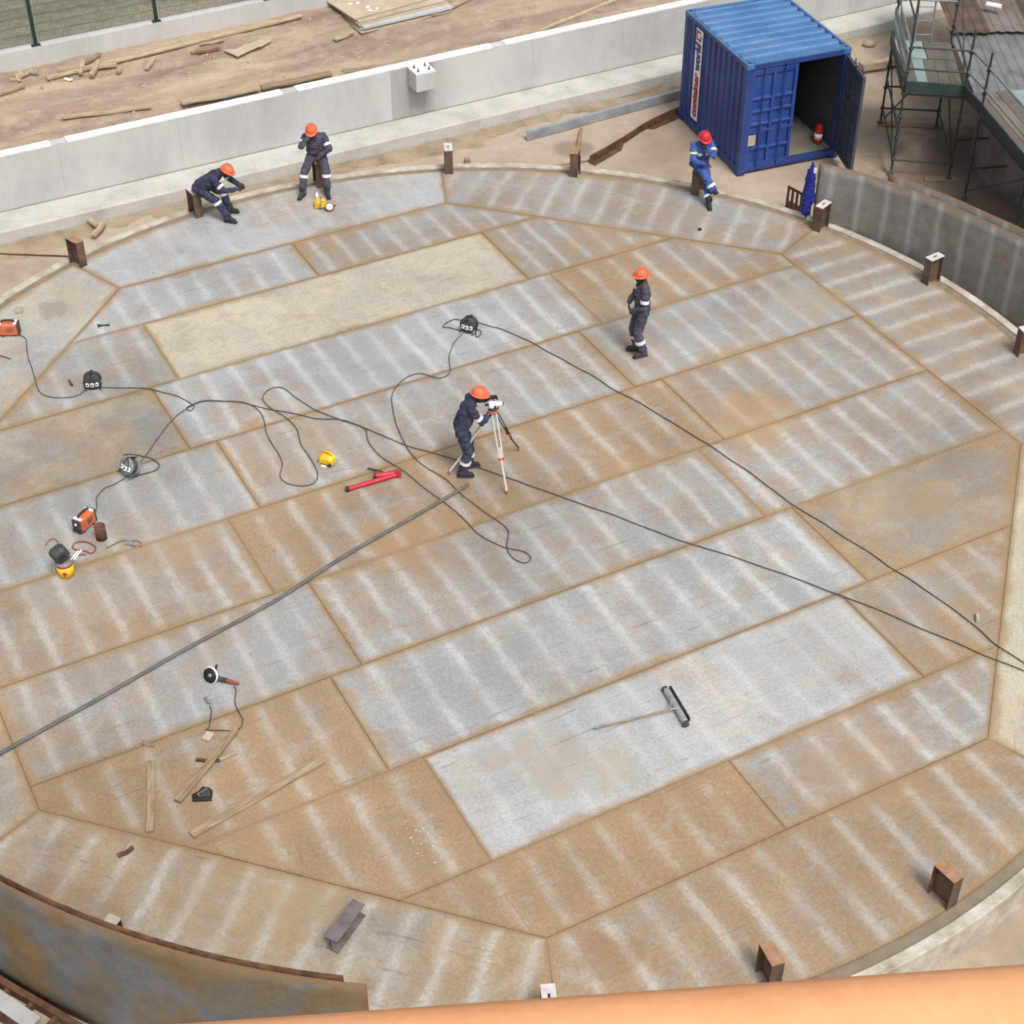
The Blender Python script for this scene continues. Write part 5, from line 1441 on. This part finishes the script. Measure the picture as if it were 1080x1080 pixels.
# surveyor, bent to the level on its tripod, facing +x
person('person in navy boiler suit and orange hard hat bending to the level on the tripod', at(489, 499), -pi/2+rad(8),
       dict(pelvis=(0, -.03, .93), neck=(.0, .15, 1.43), head=(.0, .265, 1.515), hf=(0, 1, -.22), hu=(0, .2, 1),
            handR=(.03, .47, 1.22), handL=(-.07, .46, 1.43), elbowR=(.5, -.1, -1), elbowL=(-.7, .1, -.6), fingR=(-.2, 1, .5), fingL=(.3, 1, .1), palmR=(-1, 0, 0), palmL=(1, 0, 0), curlR=.9, curlL=.8,
            footR=(.10, -.03, .015), footL=(-.12, .10, .015), toeR=(.15, 1, 0), toeL=(-.1, 1, 0), legband=.5), 'navy', 'helmet')
# standing man seen from his left side
person('person standing alone with hands at the waist, faded dark overalls and orange hard hat', at(674.5, 373), pi/2+rad(12),
       dict(pelvis=(0, 0, .93), neck=(.0, -.01, 1.46), head=(-.005, .045, 1.60), hf=(-.05, 1, -.05), twist=rad(-8),
            handR=(.14, .20, 1.02), handL=(-.10, .21, 1.0), elbowR=(1, -.5, -.3), elbowL=(-.8, -.75, -.2), fingR=(-.8, .3, -.4), fingL=(.7, .3, -.6), palmR=(0, -1, 0), palmL=(0, -1, 0),
            footR=(.10, .03, .015), footL=(-.11, -.03, .015), toeR=(.15, 1, 0), toeL=(-.2, 1, 0), legband=.42), 'slate', 'helmet')
def seat(ang, r): return V((CX+r*cos(rad(ang)), CY+r*sin(rad(ang)), 0))
# man sitting at the left, leaning forward, facing +x
p3 = seat(124.9, 10.28)
person('person in orange hard hat hunched forward on a stub post, both hands together in front', (p3.x+.12, p3.y-.03, 0), -pi/2-rad(14),
       dict(pelvis=(0, .02, .665), neck=(.0, .49, 1.00), head=(.0, .645, 1.065), hf=(0, 1, -.55), hu=(0, .5, 1),
            handR=(.07, .86, .74), handL=(-.06, .90, .76), elbowR=(.6, -.2, -.8), elbowL=(-.6, -.2, -.8), fingR=(-.5, 1, .2), fingL=(.4, 1, .2), palmR=(-1, 0, 0), palmL=(1, 0, 0), curlR=1.0, curlL=1.0,
            footR=(.13, .62, .015), footL=(-.22, .52, .015), toeR=(.1, 1, 0), toeL=(-.2, 1, 0), kneeR=(.1, .7, 1), kneeL=(-.2, .7, 1), legband=.12, armband=True), 'navy', 'helmet')
# second seated man, hand at face, facing the camera
p4 = seat(110, 10.30)
person('person in orange hard hat sitting upright on a stub post, hand raised to the face', (p4.x, p4.y, 0), pi+rad(2),
       dict(pelvis=(0, .0, .665), neck=(.01, .09, 1.19), head=(.05, .19, 1.305), hf=(.12, 1, -.5), hu=(0, .5, 1), twist=rad(6),
            handR=(.12, .29, 1.24), handL=(-.08, .32, .80), elbowR=(.8, .3, -1), elbowL=(-1, -.1, -.2), fingR=(-.3, .1, 1), fingL=(.8, .6, -.2), palmR=(-.3, -1, 0), palmL=(0, 0, -1), curlR=.7,
            footR=(.30, .52, .015), footL=(-.20, .50, .015), toeR=(.45, 1, 0), toeL=(-.25, 1, 0), kneeR=(.35, .8, 1), kneeL=(-.35, .8, 1), legband=.20), 'slate', 'helmet')
# man in royal blue, legs crossed, hand to chin, facing the camera
p5 = seat(65.5, 10.28)
person('person in royal blue overalls and red hard hat, sitting cross legged on a stub post', (p5.x, p5.y, 0), pi+rad(10),
       dict(pelvis=(0, .0, .665), neck=(.0, .12, 1.19), head=(.0, .21, 1.315), hf=(-.05, 1, -.45), hu=(0, .45, 1), twist=rad(4),
            handR=(.02, .42, .84), handL=(-.02, .335, 1.165), elbowR=(1, -.2, -.3), elbowL=(-.7, .3, -1), fingR=(-1, .3, 0), fingL=(.2, -.1, 1), palmR=(0, 0, -1), palmL=(.2, -1, 0), curlL=1.1,
            footR=(-.15, .64, .28), footL=(-.06, .66, .015), toeR=(-.35, .8, -.5), toeL=(.05, 1, 0), kneeR=(.35, .7, 1), kneeL=(-.1, .8, 1), freeR=True, legband=.72, armband=False), 'royal', 'helmet_red', 'lime')

# level on its tripod
tc_ = V((-.30, 21.10, 0))
F_ = [at(534.5, 522), at(547, 476), at(474, 501)]
tr = empty('surveying_tripod', tc_, 0, 'pale and red surveying tripod standing in front of the bending surveyor', 'tripod')
hd_ = V((0, 0, 1.27))
for i, f in enumerate(F_):
    f = f-tc_; top = hd_ + (V((f.x, f.y, 0)).normalized())*.05; mid_ = top.lerp(f, .56); sdv = (f-top).cross(V((0, 0, 1))).normalized()
    m_ = MB()
    for s in (-1, 1): m_.tube([top+sdv*.035*s, top.lerp(f, .3)+sdv*.034*s, mid_+sdv*.030*s], .011, 7)
    m = M['tripod_white'] if i != 1 else M['grey_dark']
    lg_ = m_.build('leg', m, tr)
    MB().tube([top.lerp(f, .42), top.lerp(f, .7), f+V((0, 0, .07))], .016, 8).build('lower_leg', m, lg_)
    MB().tube([f+V((0, 0, .09)), f+V((0, 0, .001))], .018, 8, .006).build('foot_point', M['tripod_red'], lg_)
    MB().bar(mid_-sdv*.045, mid_+sdv*.045, .035, .05).build('clamp', M['tripod_red'], lg_)
MB().lathe([(0, 1.24), (.07, 1.24), (.085, 1.27), (.085, 1.29), (0, 1.29)], 18).build('head_plate', M['tripod_red'], tr)
MB().tube([(0, 0, 1.14), (0, 0, 1.24)], .015, 8).build('centre_screw', M['grey_dark'], tr)
lvl = empty('optical_level', tc_+V((0, 0, 1.291)), rad(8), 'white and grey optical level mounted on the tripod head', 'level')
MB().lathe([(0, 0), (.06, 0), (.06, .02), (.045, .035), (.045, .06), (0, .06)], 18).build('base', M['grey_dark'], lvl)
MB().box((0, 0, .10), (.13, .10, .085), bev=.015).build('body', M['white'], lvl)
MB().tube([(-.04, 0, .11), (.10, 0, .11), (.145, 0, .11)], .036, 14).build('telescope', M['white'], lvl)
MB().tube([(.145, 0, .11), (.165, 0, .11)], .032, 14).build('lens', M['black'], lvl)
MB().tube([(-.125, 0, .11), (-.04, 0, .11)], .022, 12).build('eyepiece', M['black'], lvl)
MB().tube([(.03, -.07, .10), (.03, -.045, .10)], .02, 10).build('focus_knob', M['black'], lvl)
